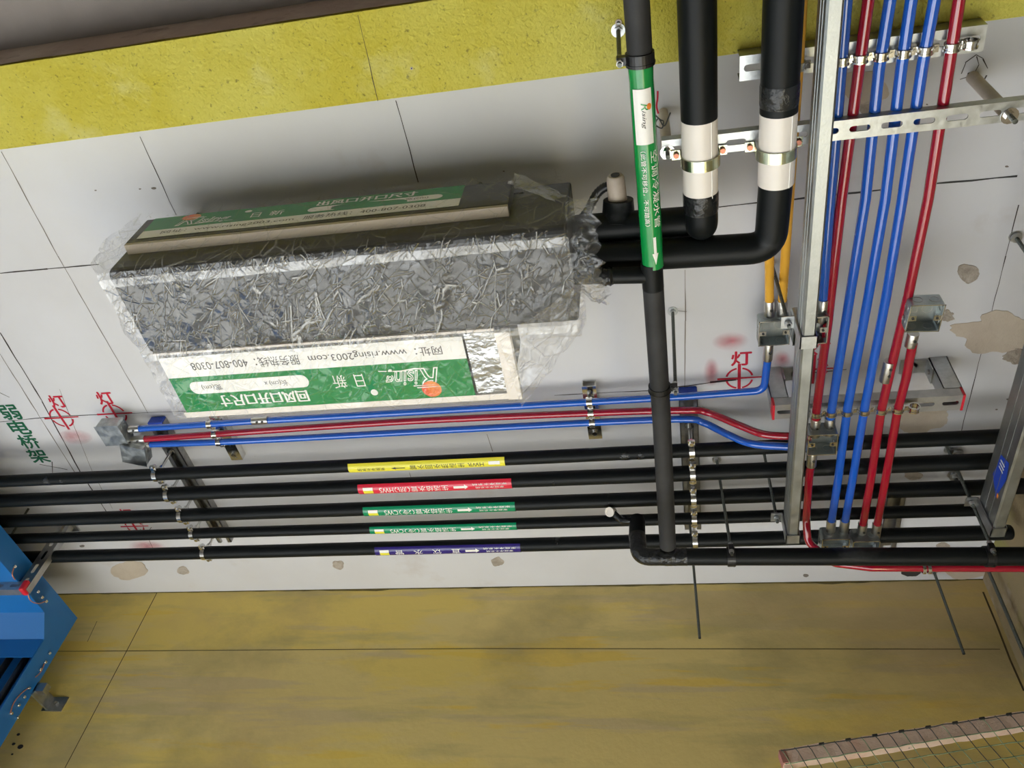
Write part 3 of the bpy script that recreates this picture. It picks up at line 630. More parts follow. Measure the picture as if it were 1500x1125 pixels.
mb = MB(); n = 30                                # torn strip standing up at the outlet corner
for j in range(9):
    for i in range(n + 1):
        u, v = i / n, j / 8; p = V((-.222, .562, 1.258)).lerp(V((-.095, .612, 1.205)), u) + V((.004 * math.sin(v * 5), .006 * noise.noise(V((u * 5, v * 3, 2))), -.045 * v * (1 - .4 * u) + .006 * noise.noise(V((u * 9, v * 4, 9))))); mb.v.append(p)
for j in range(8):
    for i in range(n): mb.f.append((j*(n+1)+i, j*(n+1)+i+1, (j+1)*(n+1)+i+1, (j+1)*(n+1)+i)); mb.sm.append(True)
obj('torn_corner', mb, film_loose, wrap)

# ------------------------------------------------------------------ chilled water pipes at the unit
def water_pipe(label, pts, r, white, joint, bend=.03):
    t = thing('chilled_water_pipe', label, 'pipe', pts[0], 'insulated chilled water pipes'); path = fillet(pts, bend, 10)
    y0, y1 = white                               # stretch of bare white pipe along Y
    a = V(pts[0]); x, z = a.x, a.z; rin = r * .98
    obj('insulation', MB().tube([a, V((x, y0, z))], r * 1.02, 28), rubber, t)
    pth = [V((x, y1, z))] + [q for q in path[1:]]
    obj('elbow_insulation', MB().tube(pth, r * .97, 28), rubber, t)
    obj('pvc_shell', MB().cyl((x, y0, z), (x, y1, z), rin * 1.04, 32), pvc, t, label='bare white plastic shell under the clamp')
    obj('seam', MB().cyl((x + rin * .62, y0, z - rin * .84), (x + rin * .62, y1, z - rin * .84), .0009, 6), white_l, t)
    for yy in joint: obj('tape_joint', MB().tube([(x, yy - .016, z), (x, yy - .012, z), (x, yy + .012, z), (x, yy + .016, z)], [r * 1.03, r * 1.06, r * 1.05, r * 1.03], 28), tape_m, t)
    return t
ZA = 1.163
water_pipe('black insulated pipe with a white sleeve, beside the green taped drain pipe', [(.076, -.4, ZA), (.077, .645, ZA), (.077, .655, 1.20), (-.13, .650, 1.20)], .0255, (.470, .588), (.600,), .03)
water_pipe('black insulated pipe with a white sleeve, beside the galvanised ceiling channel', [(.186, -.4, ZA), (.183, .694, ZA), (-.13, .683, ZA)], .0258, (.474, .583), (.448,), .035)
# stub with capped valve and flexible hose on the upper pipe
st = thing('air_vent_stub', 'black insulated stub with a dusty white open cap beside the green taped pipe', 'pipe fitting', (-.055, .650, 1.20))
obj('stub_insulation', MB().tube([(-.055, .650, 1.20), (-.052, .628, 1.215), (-.051, .612, 1.218)], [.027, .026, .0245], 22), rubber, st)
obj('cap', MB().tube([(-.052, .618, 1.218), (-.0525, .575, 1.219), (-.0525, .570, 1.219)], [.0155, .0145, .0115], 20), pvc_dirty, st, label='dusty white cap')
obj('cap_hole', MB().cyl((-.0525, .5705, 1.219), (-.0525, .5685, 1.219), .0072, 16), dark_m, st)
hp = smooth_path([(-.13, .648, 1.205), (-.105, .632, 1.222), (-.085, .605, 1.232), (-.066, .594, 1.232), (-.05, .604, 1.230), (-.042, .622, 1.222)], 10); mb = MB()
mb.tube(hp, [.0072 + .0009 * (k % 2) for k in range(len(hp))], 12)
tag(obj('corrugated_hose', mb, black_p, None, hp[0]), 'thin black corrugated hose looping up beside the white cap', 'hose')

# ------------------------------------------------------------------ green taped condensate drain
VZ, VX, VR = 1.115, -.004, .0168
dr = thing('condensate_drain_pipe', 'dark drain pipe with a green printed sleeve running towards the far wall', 'pipe', (VX, .3, VZ))
obj('upper_insulation', MB().cyl((.000, -.5, VZ), (-.002, .370, VZ), VR, 24), rubber_grey, dr)
obj('green_sleeve', MB().tube([(-.002, .355 + .017 * i, VZ) for i in range(20)], [VR * (1.0 + .05 * noise.noise(V((i * .7, 2, 3)))) for i in range(20)], 32), green_l, dr, label='glossy green printed sleeve')
obj('tee_insulation', MB().tube([(-.004, .672, VZ), (-.004, .72, VZ)], VR * 1.02, 24).tube([(-.004, .696, VZ), (-.128, .688, VZ + .002)], VR * .8, 20), rubber, dr)
obj('branch_tape', MB().tube([(-.083 + .0025 * i, .692, VZ + .001) for i in range(8)], [VR * k for k in (.82, .88, .96, .86, .90, .98, .88, .82)], 20), tape_m, dr)
obj('lower_insulation', MB().tube([(-.004, .712, VZ), (-.004, 1.0, VZ - .002), (-.008, 1.352, VZ - .004)], VR, 24), rubber_grey, dr)
def vmap(u, v, d=0):                             # u along +Y, v = arc towards +X, on the drain sleeve
    a = v / VR; return V((-.003, u, VZ)) + V((math.sin(a), 0, -math.cos(a))) * (VR * 1.055 + d)
deg = PI / 180 * VR
tk = obj('white_sticker', put_grid(MB(), (.395, -40 * deg, .473, 46 * deg), vmap, 0, 10, 14), white_l, dr, label='white sticker with a small printed logo')
mb = MB(); put_text(mb, 'ising', vmap, (.424, -8 * deg, .450, 14 * deg), shear=.3, step=.12, d=.0004); obj('sticker_lettering', mb, grey_ink, tk)
mb = MB(); put_text(mb, 'R', vmap, (.414, -6 * deg, .424, 28 * deg), shear=.3, step=.12, d=.0004); obj('sticker_initial', mb, green_l, tk)
mb = MB(); put_poly(mb, circ(.4195, 30 * deg, .0045, 11 * deg, 16), vmap, .0007); obj('sticker_sun', mb, sun_ink, tk)
mb = MB(); put_text(mb, '空调冷凝水管', vmap, (.484, 24 * deg, .605, 60 * deg), step=.12, d=.0003); put_text(mb, '（此管不可移位，不可踏高）', vmap, (.482, -22 * deg, .600, 2 * deg), step=.12, d=.0003)
put_grid(mb, (.620, 12 * deg, .648, 26 * deg), vmap, .0003, 2, 4)
mb.add([vmap(.648, a * deg, .0004) for a in (4, 12, 19, 27, 34)] + [vmap(.668, 19 * deg, .0004)], [(0, 1, 5), (1, 2, 5), (2, 3, 5), (3, 4, 5)]); obj('sleeve_lettering', mb, white_l, dr)

def strap_hanger(label, c, ax, r, top, side, w=.016, hole=None):
    """black plastic strap round a pipe, hung on a threaded rod beside it"""
    c = V(c); ax = V(ax); side = V(side); t = thing('pipe_hanger', label, 'pipe hanger', V(top), 'pipe hangers with black straps')
    obj('strap', MB().ring(c, ax, r + .0004, r + .0026, w, 28).ring(c + ax * w * .3, ax, r, r + .0034, w * .12, 28), black_p, t)
    f = fr(c + side * (r + .001), side, ax, (0, 0, 1)); l = obj('lug', MB().fbox(f, (0, -w * .32, -.005), (.013, w * .32, .007)), black_p, t)
    b = f(.009, 0, -.018); obj('rod', MB().cyl(top, b, .0032, 10), rod_m, t)
    nut(t, f(.009, 0, -.009), .005, .006, galv_dull, False); nut(t, f(.009, 0, .010), .005, .005, galv_dull, False)
    nut(t, V(top) + V((0, 0, -.004)), .0065, .005, galv)
    return t
strap_hanger('black strap on the dark pipe just above the green sleeve, under the beam', (-.002, .360, VZ), (0, 1, 0), VR, (-.031, .360, ZB), (-1, 0, 0), .017)
strap_hanger('black strap on the dark drain pipe below the ceiling anchor, over the conduits', (-.004, .930, VZ), (0, 1, 0), VR, (.030, .930, ZC), (1, 0, 0), .014)

# ------------------------------------------------------------------ five insulated water pipes
PZ = 1.25
PY = {1: 1.216, 2: 1.284, 3: 1.360, 4: 1.429, 5: 1.505}; PR = {1: .0150, 2: .0170, 3: .0166, 4: .0136, 5: .0166}
def pmap(y, r):
    return lambda u, v, d=0: V((-u, y, PZ)) + V((0, math.cos(v - 28 * D_), math.sin(v - 28 * D_))) * (r * 1.055 + d)   # u runs towards -X, v = angle in the YZ plane
D_ = PI / 180
XE = {1: XR, 2: XR, 3: XR, 4: at(1460, 747, PZ).x, 5: at(1477, 784, PZ).x}
def water_main(k, label, lm, ink, x0, x1, chars, first, joints, tail=True):
    y, r = PY[k], PR[k]; t = thing('insulated_water_pipe', label, 'pipe', (0, y, PZ), 'five insulated water pipes')
    n = 60; x_l = X0
    obj('insulation', MB().tube([(x_l + (XE[k] - x_l) * i / n, y + .0007 * noise.noise(V((i * .35, k, 0))), PZ + .0007 * noise.noise(V((i * .35, k, 9)))) for i in range(n + 1)], r, 22), rubber, t)
    if k > 3: e = XE[k]; obj('rounded_end', MB().tube([(e - .001, y, PZ), (e + .003, y, PZ), (e + .006, y, PZ), (e + .0075, y, PZ)], [r, r * .96, r * .75, r * .4], 20), rubber, t)
    for a, b in joints: obj('tape_joint', MB().tube([(a, y, PZ), (a + .004, y, PZ)] + [(a + (b - a) * q / 6, y, PZ) for q in range(1, 6)] + [(b - .004, y, PZ), (b, y, PZ)], [r * q for q in (.9, .97, .96, 1.0, .95, .99, .96, .97, .9)], 20), tape_m, t)
    mp = pmap(y, r); L = obj('flow_label', put_grid(MB(), (-x1, -122 * D_, -x0, 5 * D_), mp, 0, 30, 12), lm, t, label=first)
    w = x1 - x0; mb = MB(); U = lambda q: -x1 + w * q    # q = 0 at the image right end (start of reading)
    st = .16
    small = '家庭净水系统'
    if k == 1:
        put_text(mb, 'HWR', mp, (U(.13), -86 * D_, U(.23), -48 * D_), step=st); put_text(mb, '生活热水回水管', mp, (U(.25), -86 * D_, U(.60), -44 * D_), step=st)
        put_grid(mb, (U(.63), -70 * D_, U(.69), -62 * D_), mp, .0003, 2, 2); mb.add([mp(U(.69), -78 * D_, .0003), mp(U(.69), -66 * D_, .0003), mp(U(.69), -54 * D_, .0003), mp(U(.72), -66 * D_, .0003)], [(0, 1, 3), (1, 2, 3)])
        put_text(mb, small, mp, (U(.76), -78 * D_, U(.94), -50 * D_), step=st)
        b2 = MB(); put_grid(b2, (U(.03), -92 * D_, U(.10), -62 * D_), mp, .0004, 2, 4); obj('code_patch', b2, white_l, L)
    else:
        put_text(mb, small, mp, (U(.03), -96 * D_, U(.25), -82 * D_), step=st); put_text(mb, small, mp, (U(.05), -72 * D_, U(.23), -54 * D_), step=st)
        put_grid(mb, (U(.30), -82 * D_, U(.37), -62 * D_), mp, .0003, 2, 3); mb.add([mp(U(.30), -92 * D_, .0003), mp(U(.30), -72 * D_, .0003), mp(U(.30), -52 * D_, .0003), mp(U(.275), -72 * D_, .0003)], [(0, 1, 3), (1, 2, 3)])
        q = .40; q1 = .86; tot = sum(c[1] for c in chars); 
        for s, wd in chars:
            q2 = q + (q1 - .40) * wd / tot
            if s.strip(): put_text(mb, s, mp, (U(q + .004), -92 * D_, U(q2 - .004), -46 * D_), step=st)
            q = q2
        b2 = MB(); put_grid(b2, (U(.90), -96 * D_, U(.965), -72 * D_), mp, .0004, 2, 4); obj('code_patch', b2, white_l, L)
        b2 = MB(); put_grid(b2, (U(.90), -72 * D_, U(.965), -42 * D_), mp, .0004, 2, 4); obj('maker_patch', b2, yellow_l, L)
    obj('label_lettering', mb, ink, L); return t
def X_at(x, y, k): return at(x, y, PZ - PR[k] * .8).x
water_main(1, 'insulated black pipe with the yellow flow label', yellow_l, grey_ink, X_at(510, 685, 1), X_at(739, 674, 1), [], 'yellow flow label', [(X_at(893, 664, 1), X_at(960, 662, 1)), (X_at(48, 705, 1), X_at(108, 702, 1))])
water_main(2, 'insulated black pipe with the red flow label', red_l, white_l, X_at(524, 715, 2), X_at(749, 706, 2), [('生活给水管', 5), ('（热）', 2.2), ('HWS', 2)], 'red flow label', [(X_at(792, 702, 2), X_at(846, 700, 2))])
water_main(3, 'insulated black pipe with the green flow label, beside the red labelled pipe', green_p, white_l, X_at(532, 749, 3), X_at(754, 740, 3), [('生活给水管', 5), ('（冷）', 2.2), ('CWS', 2)], 'green flow label', [(X_at(875, 735, 3), X_at(925, 733, 3))])
water_main(4, 'insulated black pipe with the green flow label, beside the purple labelled pipe', green_p, white_l, X_at(541, 775, 4), X_at(756, 768, 4), [('生活给水管', 5), ('（冷）', 2.2), ('CWS', 2)], 'green flow label', [])
water_main(5, 'insulated black pipe with the purple flow label, nearest the olive wall', purple_l, white_l, X_at(550, 809, 5), X_at(762, 801, 5), [('直', 1), (' ', .9), ('饮', 1), (' ', .9), ('水', 1), (' ', .9), ('管', 1)], 'purple flow label', [(X_at(792, 800, 5), X_at(866, 797, 5))])

# drain collector under the pipes, with its riser and white stub
P6Y, P6R = 1.375, .0178
p6 = thing('drain_collector_pipe', 'thick black drain pipe running along the olive wall under the five pipes', 'pipe', (0, P6Y, 1.10))
def p6z(x): return 1.101 - .026 * (x + .05)
obj('insulation', MB().tube([(x, P6Y, p6z(x)) for x in (.018, .2, .4, .6, XR)], P6R, 26), rubber, p6)
obj('taped_elbow', MB().tube(fillet([(.03, P6Y, p6z(.03)), (-.068, P6Y, p6z(-.06)), (-.072, P6Y, 1.16)], .026, 9), P6R * 1.03, 24), tape_m, p6)
obj('riser', MB().tube([(-.072, P6Y, 1.155), (-.071, P6Y, 1.19), (-.071, P6Y, 1.208)], [P6R, P6R * .98, P6R * .9], 22), rubber, p6)
tl = MB()
for k in range(5): tl.ring((-.012 + .004 * k, P6Y, p6z(0) + .0005), (1, .25 * (-1) ** k, .12), P6R * 1.0, P6R * 1.07, .006, 24)
obj('tape_turns', tl, tape_m, p6)
cq = atY(893, 750, P6Y - .012); obj('stub_pipe', MB().tube([(-.075, P6Y - .002, 1.197), (-.105, P6Y - .004, 1.2), cq + V((.004, .008, .007))], .0078, 16), tape_m, p6)
obj('stub_cap', MB().tube([cq + V((.006, .012, .011)), cq], .0100, 20).ring(cq, (.35, .6, .7), .0076, .0108, .003, 20), pvc, p6, label='white plastic end cap')
strap_hanger('black strap on the thick drain pipe near its taped elbow', (.118, P6Y, p6z(.118)), (1, 0, 0), P6R, (.112, P6Y - .03, ZC), (0, -1, 0), .016)
strap_hanger('black strap on the thick drain pipe near the corner', (.600, P6Y, p6z(.6)), (1, 0, 0), P6R, (.600, P6Y - .03, ZC), (0, -1, 0), .016)

# ------------------------------------------------------------------ channels on the ceiling that carry the pipe rings
def ring_channel(label, X, y0, y1, ring_x, ks, cap=True, grp='channels with pipe rings'):
    zt = ZC; H = .021; t = thing('support_channel', label, 'support channel', (X, y0, zt), grp)
    mb = MB(); w = .0195; e = .002                 # open C channel, its lips turned in
    mb.box((X - w, y0, zt - e), (X + w, y1, zt)).box((X - w, y0, zt - H), (X - w + e, y1, zt - e)).box((X + w - e, y0, zt - H), (X + w, y1, zt - e))
    for s_ in (-1, 1): mb.box((min(X + s_ * w, X + s_ * .0095), y0, zt - H), (max(X + s_ * w, X + s_ * .0095), y1, zt - H + e)).box((min(X + s_ * .0115, X + s_ * .0095), y0, zt - H + e), (max(X + s_ * .0115, X + s_ * .0095), y1, zt - H + .006))
    obj('c_channel', mb, rail_m, t)
    if cap: obj('end_cap', MB().box((X - .019, y0 - .004, zt - H - .002), (X + .019, y0 + .012, zt)), sticker_b, t, label='blue plastic end cap', bevel=.002)
    for k in ks:
        c = V((X, PY[k], PZ)); r = PR[k]; mb = MB().ring(c, (1, 0, 0), r + .0003, r + .0022, .011, 28)
        for s in (-1, 1): mb.box((c.x - .007, c.y + s * (r + .001) - (.002 if s > 0 else .012), c.z - .003), (c.x + .007, c.y + s * (r + .001) + (.012 if s > 0 else .002), c.z + .003))
        o = obj('pipe_ring', mb, chrome, t)
        mb = MB().cyl((c.x, c.y, c.z + r + .001), (c.x, c.y, zt - H), .0034, 10); mb.hexnut((c.x, c.y, c.z + r + .006), (0, 0, 1), .0062, .009); mb.cyl((c.x, c.y, zt - H - .005), (c.x, c.y, zt - H), .009, 16); obj('ring_stem', mb, chrome, o)
        for s in (-1, 1): obj('ring_bolt', MB().cyl((c.x, c.y + s * (r + .007), c.z - .007), (c.x, c.y + s * (r + .007), c.z + .008), .0048, 6), chrome, o)
    return t
ring_channel('blue capped ceiling channel carrying bright pipe rings, beside the small end boxes', at(226, 622, 1.33).x + .005, at(226, 620, 1.33).y, 1.56, None, (1, 2, 3, 4, 5))
ring_channel('blue capped ceiling channel carrying bright pipe rings, beside the drain riser', at(1008, 578, 1.33).x, at(1008, 577, 1.33).y, 1.56, None, (1, 2, 3, 4, 5))
ring_channel('short grey ceiling channel glimpsed between the pipes beside the paired end boxes', at(1306, 768, 1.33).x, 1.46, 1.66, None, (), False, 'short channels')

# ------------------------------------------------------------------ three conduits along the unit
TZ, TR = 1.302, .0078
boxA = at(168, 640, 1.285); boxB = at(196, 660, 1.285)
def tp(x, y, z=TZ): return at(x, y, z)
p1 = [tp(205, 628), tp(357, 618), tp(600, 604), tp(862, 589), tp(1000, 581), tp(1119, 572), tp(1125, 522)]
conduit('blue conduit nearest the film wrapped unit, bending up to the small open box', fillet(p1, .022, 8), TR, blue_c, 'conduits along the unit', [(tp(370, 616.5), tp(393, 615), 2), (tp(205, 628), tp(190, 629), 1), (tp(1124.4, 527), tp(1126.5, 503), 1)])
p2 = [tp(213, 643), tp(357, 633), tp(600, 617), tp(865, 605), tp(1000, 601), tp(1036, 604), tp(1083, 623, 1.26), tp(1118, 636, 1.226), tp(1155, 639, 1.213), tp(1188, 640, 1.212)]
conduit('red conduit between the two blue conduits along the unit', smooth_path(p2, 8), TR, red_c, 'conduits along the unit', [(tp(213, 643), tp(194, 644.5), 1)])
p3 = [tp(221, 651), tp(357, 646), tp(600, 633), tp(868, 619), tp(1000, 614), tp(1030, 619), tp(1067, 637, 1.268), tp(1101, 650, 1.235), tp(1152, 654, 1.213), tp(1188, 654, 1.212)]
conduit('blue conduit running beside the black pipe with the yellow label', smooth_path(p3, 8), TR, blue_c, 'conduits along the unit', [(tp(221, 651), tp(204, 653), 1)])
junction_box('small steel box at the end of the blue and red conduits, by the red stencil', (boxA.x - .006, boxA.y - .004), .060, .030, .0, 1.285, end_m, ears=False, closed=True)
junction_box('small steel box below its twin at the end of the lowest blue conduit', (boxB.x - .004, boxB.y + .012), .058, .030, .35, 1.280, end_m, ears=False, closed=True)
def clip_channel(label, x0, y0, x1, y1, Xs):
    a = at(x0, y0, 1.329); b = at(x1, y1, 1.329); X = (a.x + b.x) / 2; t = thing('clip_channel', label, 'support channel', (X, a.y, ZC), 'channels with conduit clips')
    f = fr((X, a.y, 1.329), (0, 1, 0), (1, 0, 0), (0, 0, 1)); L = b.y - a.y; channel(t, f, L, .03, .021, [((i + .5) * L / 4, .022, .008) for i in range(4)], chrome)
    nut(t, (X, a.y + .022, 1.326), .006, .005); nut(t, (X, b.y - .02, 1.326), .006, .005)
    for yy in Xs: clip(t, (X, yy, TZ), (1, 0, 0), TR, (0, 1 if yy != Xs[-1] else 1, 0), .012); 
    return t
def yon(pts, X):                                 # Y of a run of points at X
    for a, b in zip(pts[:-1], pts[1:]):
        if a.x <= X <= b.x: return a.y + (b.y - a.y) * (X - a.x) / (b.x - a.x)
    return pts[0].y
for lab, q in (('short bright channel clipping three conduits near the end boxes', (316, 606, 344, 674)), ('short bright channel clipping three conduits at the middle of their run', (863, 566, 872, 643))):
    X = (at(q[0], q[1], 1.329).x + at(q[2], q[3], 1.329).x) / 2; clip_channel(lab, *q, [yon(p, X) for p in (p1, p2, p3)])

# ------------------------------------------------------------------ conduits running to the far wall
CZ, CR = 1.21, .0083
def cp(x, y, z=CZ): return at(x, y, z)
def ext(a, b, L=.5):                              # carry a run on past the frame
    d = (V(a) - V(b)).normalized(); return V(a) + d * L
def run(pts): P = [cp(*q) for q in pts]; return [ext(P[0], P[1])] + P
g = 'conduits crossing under the beam'
c0 = run([(1240, 0), (1224, 200), (1213, 330), (1205, 447)]); conduit('blue conduit half hidden beside the galvanised channel', c0, CR, blue_c, g, [(cp(1206, 438), cp(1203, 470), 1)])
c1 = run([(1272, 0), (1259, 95), (1233, 290), (1213, 470), (1196, 600), (1195, 616)]); conduit('red conduit next to the galvanised channel, ending at the open square box', c1, CR, red_c, g, [(cp(1195, 613), cp(1193, 638), 1)])
c2 = run([(1304, 0), (1288, 98), (1268, 290), (1244, 440), (1218, 600), (1216, 616)]); conduit('blue conduit ending at the open square box below the hung bracket', c2, CR, blue_c, g, [(cp(1216, 612), cp(1214, 636), 1)])
c3 = run([(1335, 0), (1321, 95), (1297, 290), (1271, 440), (1241, 600), (1228, 700), (1218, 763)]); conduit('middle blue conduit, longer than its blue neighbours and ending at the paired boxes', c3, CR, blue_c, g, [(cp(1218, 762), cp(1216, 782), 0)])
c4 = run([(1369, 0), (1352, 92), (1322, 290), (1299, 430), (1266, 600), (1251, 690), (1238, 763)]); conduit('blue conduit beside the coupled red conduit, ending at the paired boxes', c4, CR, blue_c, g, [(cp(1238, 762), cp(1235, 782), 0)])
c5 = run([(1405, 0), (1392, 85), (1360, 290), (1331, 430), (1305, 540), (1291, 600), (1276, 700), (1264, 768)]); conduit('red conduit with a steel coupling halfway, outermost of the run under the beam', c5, CR, red_c, g, [(cp(1303, 529), cp(1296, 558), 2), (cp(1264, 767), cp(1261, 786), 1)])
c6 = [cp(1337, 503), cp(1327, 555), cp(1315, 600), cp(1301, 680), cp(1285, 768)]; conduit('short red conduit starting at the lone open box', c6, CR, red_c, g, [(cp(1338, 488), cp(1333, 507), 1), (cp(1285, 767), cp(1282, 786), 1)])
c7 = fillet([cp(1189, 672, 1.205), cp(1185, 700, 1.203), cp(1181, 760, 1.2), V((cp(1181, 790, 1.19).x, 1.43, 1.175)), V((.33, 1.445, 1.13)), V((.40, 1.440, 1.113)), V((XR, 1.440, 1.103))], .03, 8)
conduit('red conduit dropping from the square box and turning along behind the thick drain pipe', c7, CR, red_c, g, [(cp(1190, 663, 1.206), cp(1188, 682, 1.205), 1)])
k7 = bpy.data.objects[[o.name for o in COL.objects if o.get('label', '').startswith('red conduit dropping')][0]]
obj('clip', MB().ring((.498, 1.440, 1.107), (1, 0, 0), CR + .0004, CR + .0022, .006, 18).ring((.508, 1.440, 1.107), (1, 0, 0), CR + .0004, CR + .0022, .006, 18), chrome, k7)
yg = 'yellow conduits'
y1_ = [V((.198, -.3, CZ)), V((.198, .43, CZ)), at(1127, 380, 1.29), at(1127, 444, 1.298)]; y2_ = [V((.217, -.3, CZ)), V((.217, .43, CZ)), at(1150, 380, 1.29), at(1146, 444, 1.298)]
conduit('yellow conduit entering the small open box on the side away from the channel', y1_, CR, yel_c, yg, [(at(1127, 440, 1.298), at(1127, 466, 1.298), 1)])
conduit('yellow conduit entering the small open box on the side next to the channel', y2_, CR, yel_c, yg, [(at(1146, 440, 1.298), at(1145, 466, 1.298), 1)])

def boxat(label, quad, zb, depth, yaw=0):
    P = [at(*q, zb) for q in quad]; c = sum(P, V((0, 0, 0))) / len(P); sz = max((P[1] - P[0]).length, .055); return junction_box(label, (c.x, c.y), sz, depth, yaw, zb)
boxat('open steel box taking the two yellow conduits', [(1111, 470), (1158, 470), (1111, 506), (1158, 506)], 1.278, .028)
boxat('open steel box half hidden behind the galvanised channel', [(1162, 463), (1213, 466), (1162, 505), (1213, 505)], 1.19, .034)
boxat('lone open steel box at the head of the short red conduit', [(1330, 450), (1383, 444), (1330, 487), (1378, 484)], 1.180, .030, .06)
boxat('open square box where red and blue conduits end below the hung bracket', [(1183, 637), (1226, 637), (1184, 668), (1226, 665)], 1.185, .034)
boxat('steel box ending two blue conduits, partly behind the thick drain pipe', [(1203, 786), (1244, 787), (1203, 818), (1244, 818)], 1.185, .034)
boxat('steel box ending two red conduits, partly behind the thick drain pipe', [(1248, 790), (1288, 790), (1248, 820), (1288, 820)], 1.185, .034)

def xon(pts, Y):
    for a, b in zip(pts[:-1], pts[1:]):
        if a.y <= Y <= b.y: return a.x + (b.x - a.x) * (Y - a.y) / (b.y - a.y)
    return b.x + (b.x - a.x) * (Y - b.y) / (b.y - a.y)
# bar on the underside of the beam
xa, xb = at(1083, 98, 1.226).x, at(1441, 60, 1.226).x; yb = .428
hb = thing('conduit_rail', 'slotted steel rail with conduit clips along the edge of the yellow beam', 'support rail', (xa, yb, ZB), 'rails with conduit clips')
f = fr((xa, yb, 1.222), (1, 0, 0), (0, 1, 0), (0, 0, 1)); L = xb - xa; n = 8; channel(hb, f, L, .036, .030, [((i + .5) * L / n, .029, .010) for i in range(n)], galv, name='rail')
obj('bolt', MB().hexnut((xa + .05, yb, 1.219), (0, 0, 1), .006, .005), galv_dull, hb)
for P in (c0, c1, c2, c3, c4, c5, [V((.217, 0, 0)), V((.217, 1, 0))]): clip(hb, (xon(P, yb + .002), yb + .002, CZ), (0, 1, 0), CR, (1, 0, 0), .012)
clip(hb, (xb - .022, yb + .002, CZ + .002), (0, 1, 0), .008, (-1, 0, 0), .012)
# bracket hung on two legs
zb = 1.232; xa, xb = at(1133, 606, zb).x, at(1409, 596, zb).x; yb = at(1270, 597, zb).y
hb = thing('conduit_rail', 'slotted steel rail with conduit clips hung on two legs below the ceiling', 'support rail', (xa, yb, ZC), 'rails with conduit clips')
L = xb - xa; f = fr((xa, yb, zb), (1, 0, 0), (0, 1, 0), (0, 0, 1)); n = 8; channel(hb, f, L, .036, .022, [((i + .5) * L / n, .029, .010) for i in range(n)], galv_dull, name='rail')
for x in (xa, xb): obj('end_cap', MB().box((x - .0022, yb - .019, zb - .001), (x + .0022, yb + .019, zb + .024)), redcap, hb, label='thin red plastic end cap')
for x, s in ((xa + .014, 1), (xb - .014, -1)):
    l = obj('leg', MB().box((x - .0165, yb - .019, zb + .022), (x + .0165, yb - .0172, ZC)).box((x - .0165, yb - .019, zb + .022), (x - .0148, yb + .014, ZC)).box((x + .0148, yb - .019, zb + .022), (x + .0165, yb + .014, ZC)), galv, hb)
    e = x + s * .0165; q = (e, e + s * .052); obj('foot_plate', MB().box((min(q), yb - .017, ZC - .003), (max(q), yb + .017, ZC)).box((min(e, e + s * .003), yb - .017, ZC - .04), (max(e, e + s * .003), yb + .017, ZC - .003)), galv, l)
    nut(hb, (e + s * .030, yb, ZC - .006), .007, .006, galv_dull, name='anchor_nut'); obj('leg_screw', MB().cyl((e + s * .003, yb, ZC - .022), (e + s * .006, yb, ZC - .022), .005, 10), galv_dull, hb)
for P in (c1, c2, c3, c4, c5, c6): clip(hb, (xon(P, yb - .012), yb - .012, CZ), (0, 1, 0), CR, (1, 0, 0), .011)
clip(hb, (xon(c6, yb) + .030, yb - .008, CZ + .004), (0, 1, 0), .008, (-1, 0, 0), .012)

# slotted bar carrying the two sleeved pipes
zs = 1.192; xa, xb = .022, .72; yb = .525
sb = thing('slotted_bar', 'long slotted angle bar carrying the two white sleeved pipes', 'support bar', (xa, yb, zs))
f = fr((xa, yb, zs), (1, 0, 0), (0, 1, 0), (0, 0, 1)); L = xb - xa; n = 16
mb = MB().slotted(f, L, .030, .0022, [((i + .5) * L / n, .029, .009) for i in range(n)]); mb.fbox(f, (0, -.015, .0022), (L, -.0128, .016)); obj('angle', mb, galv, sb)
for X, r, nm in ((.0768, .0262, 'a'), (.1850, .0266, 'b')):
    mb = MB().ring((X, yb + .008, ZA), (0, 1, 0), r + .0006, r + .0024, .017, 28, 0, PI, ref=(1, 0, 0)); 
    for s in (-1, 1): mb.box((X + s * (r + .0015) - (.001 if s > 0 else .013), yb + .001, zs - .004), (X + s * (r + .0015) + (.013 if s > 0 else .001), yb + .016, zs - .002)); mb.box((X + s * (r + .0015) - .0009, yb + .001, ZA - .001), (X + s * (r + .0015) + .0009, yb + .016, zs - .002))
    c = obj('pipe_clamp', mb, zinc_y, sb, label='yellowish zinc clamp under the pipe')
    for s in (-1, 1): obj('clamp_bolt', MB().hexnut((X + s * (r + .008), yb + .008, zs - .007), (0, 0, 1), .0045, .005), copper, c)
px = at(1425, 113, ZC); obj('rod_sleeve', MB().cyl((.506, .531, ZC), (.506, .531, zs + .004), .0095, 16), pvc_dirty, sb, label='dusty white sleeve over the hanging rod')
obj('sleeve_rod', MB().cyl((.506, .531, zs + .01), (.506, .531, zs - .022), .0038, 10), rod_m, sb); nut(sb, (.506, .531, zs - .004), .0075, .006)
obj('rod_sleeve', MB().cyl((.030, .529, ZC), (.030, .529, zs + .004), .0085, 16), pvc_dirty, sb, label='dusty white sleeve beside the green pipe')
obj('sleeve_rod', MB().cyl((.030, .529, zs + .01), (.030, .529, zs - .020), .0036, 10), rod_m, sb); nut(sb, (.030, .529, zs - .004), .007, .006)
lw_ = thing('loose_tie_wire', 'twisted grey and red tie wire beside the green taped pipe', 'wire', at(963, 175, 1.30))
o = at(963, 178, 1.22); obj('wire_twist', MB().tube(smooth_path([o + V(q) for q in ((-.004, -.012, 0), (.004, -.004, -.004), (.009, .002, .002), (.006, .010, -.003), (-.003, .006, .004), (.002, -.002, .006), (.010, .008, .0), (.020, -.010, .004))], 6), .0011, 6), wire_m, lw_)
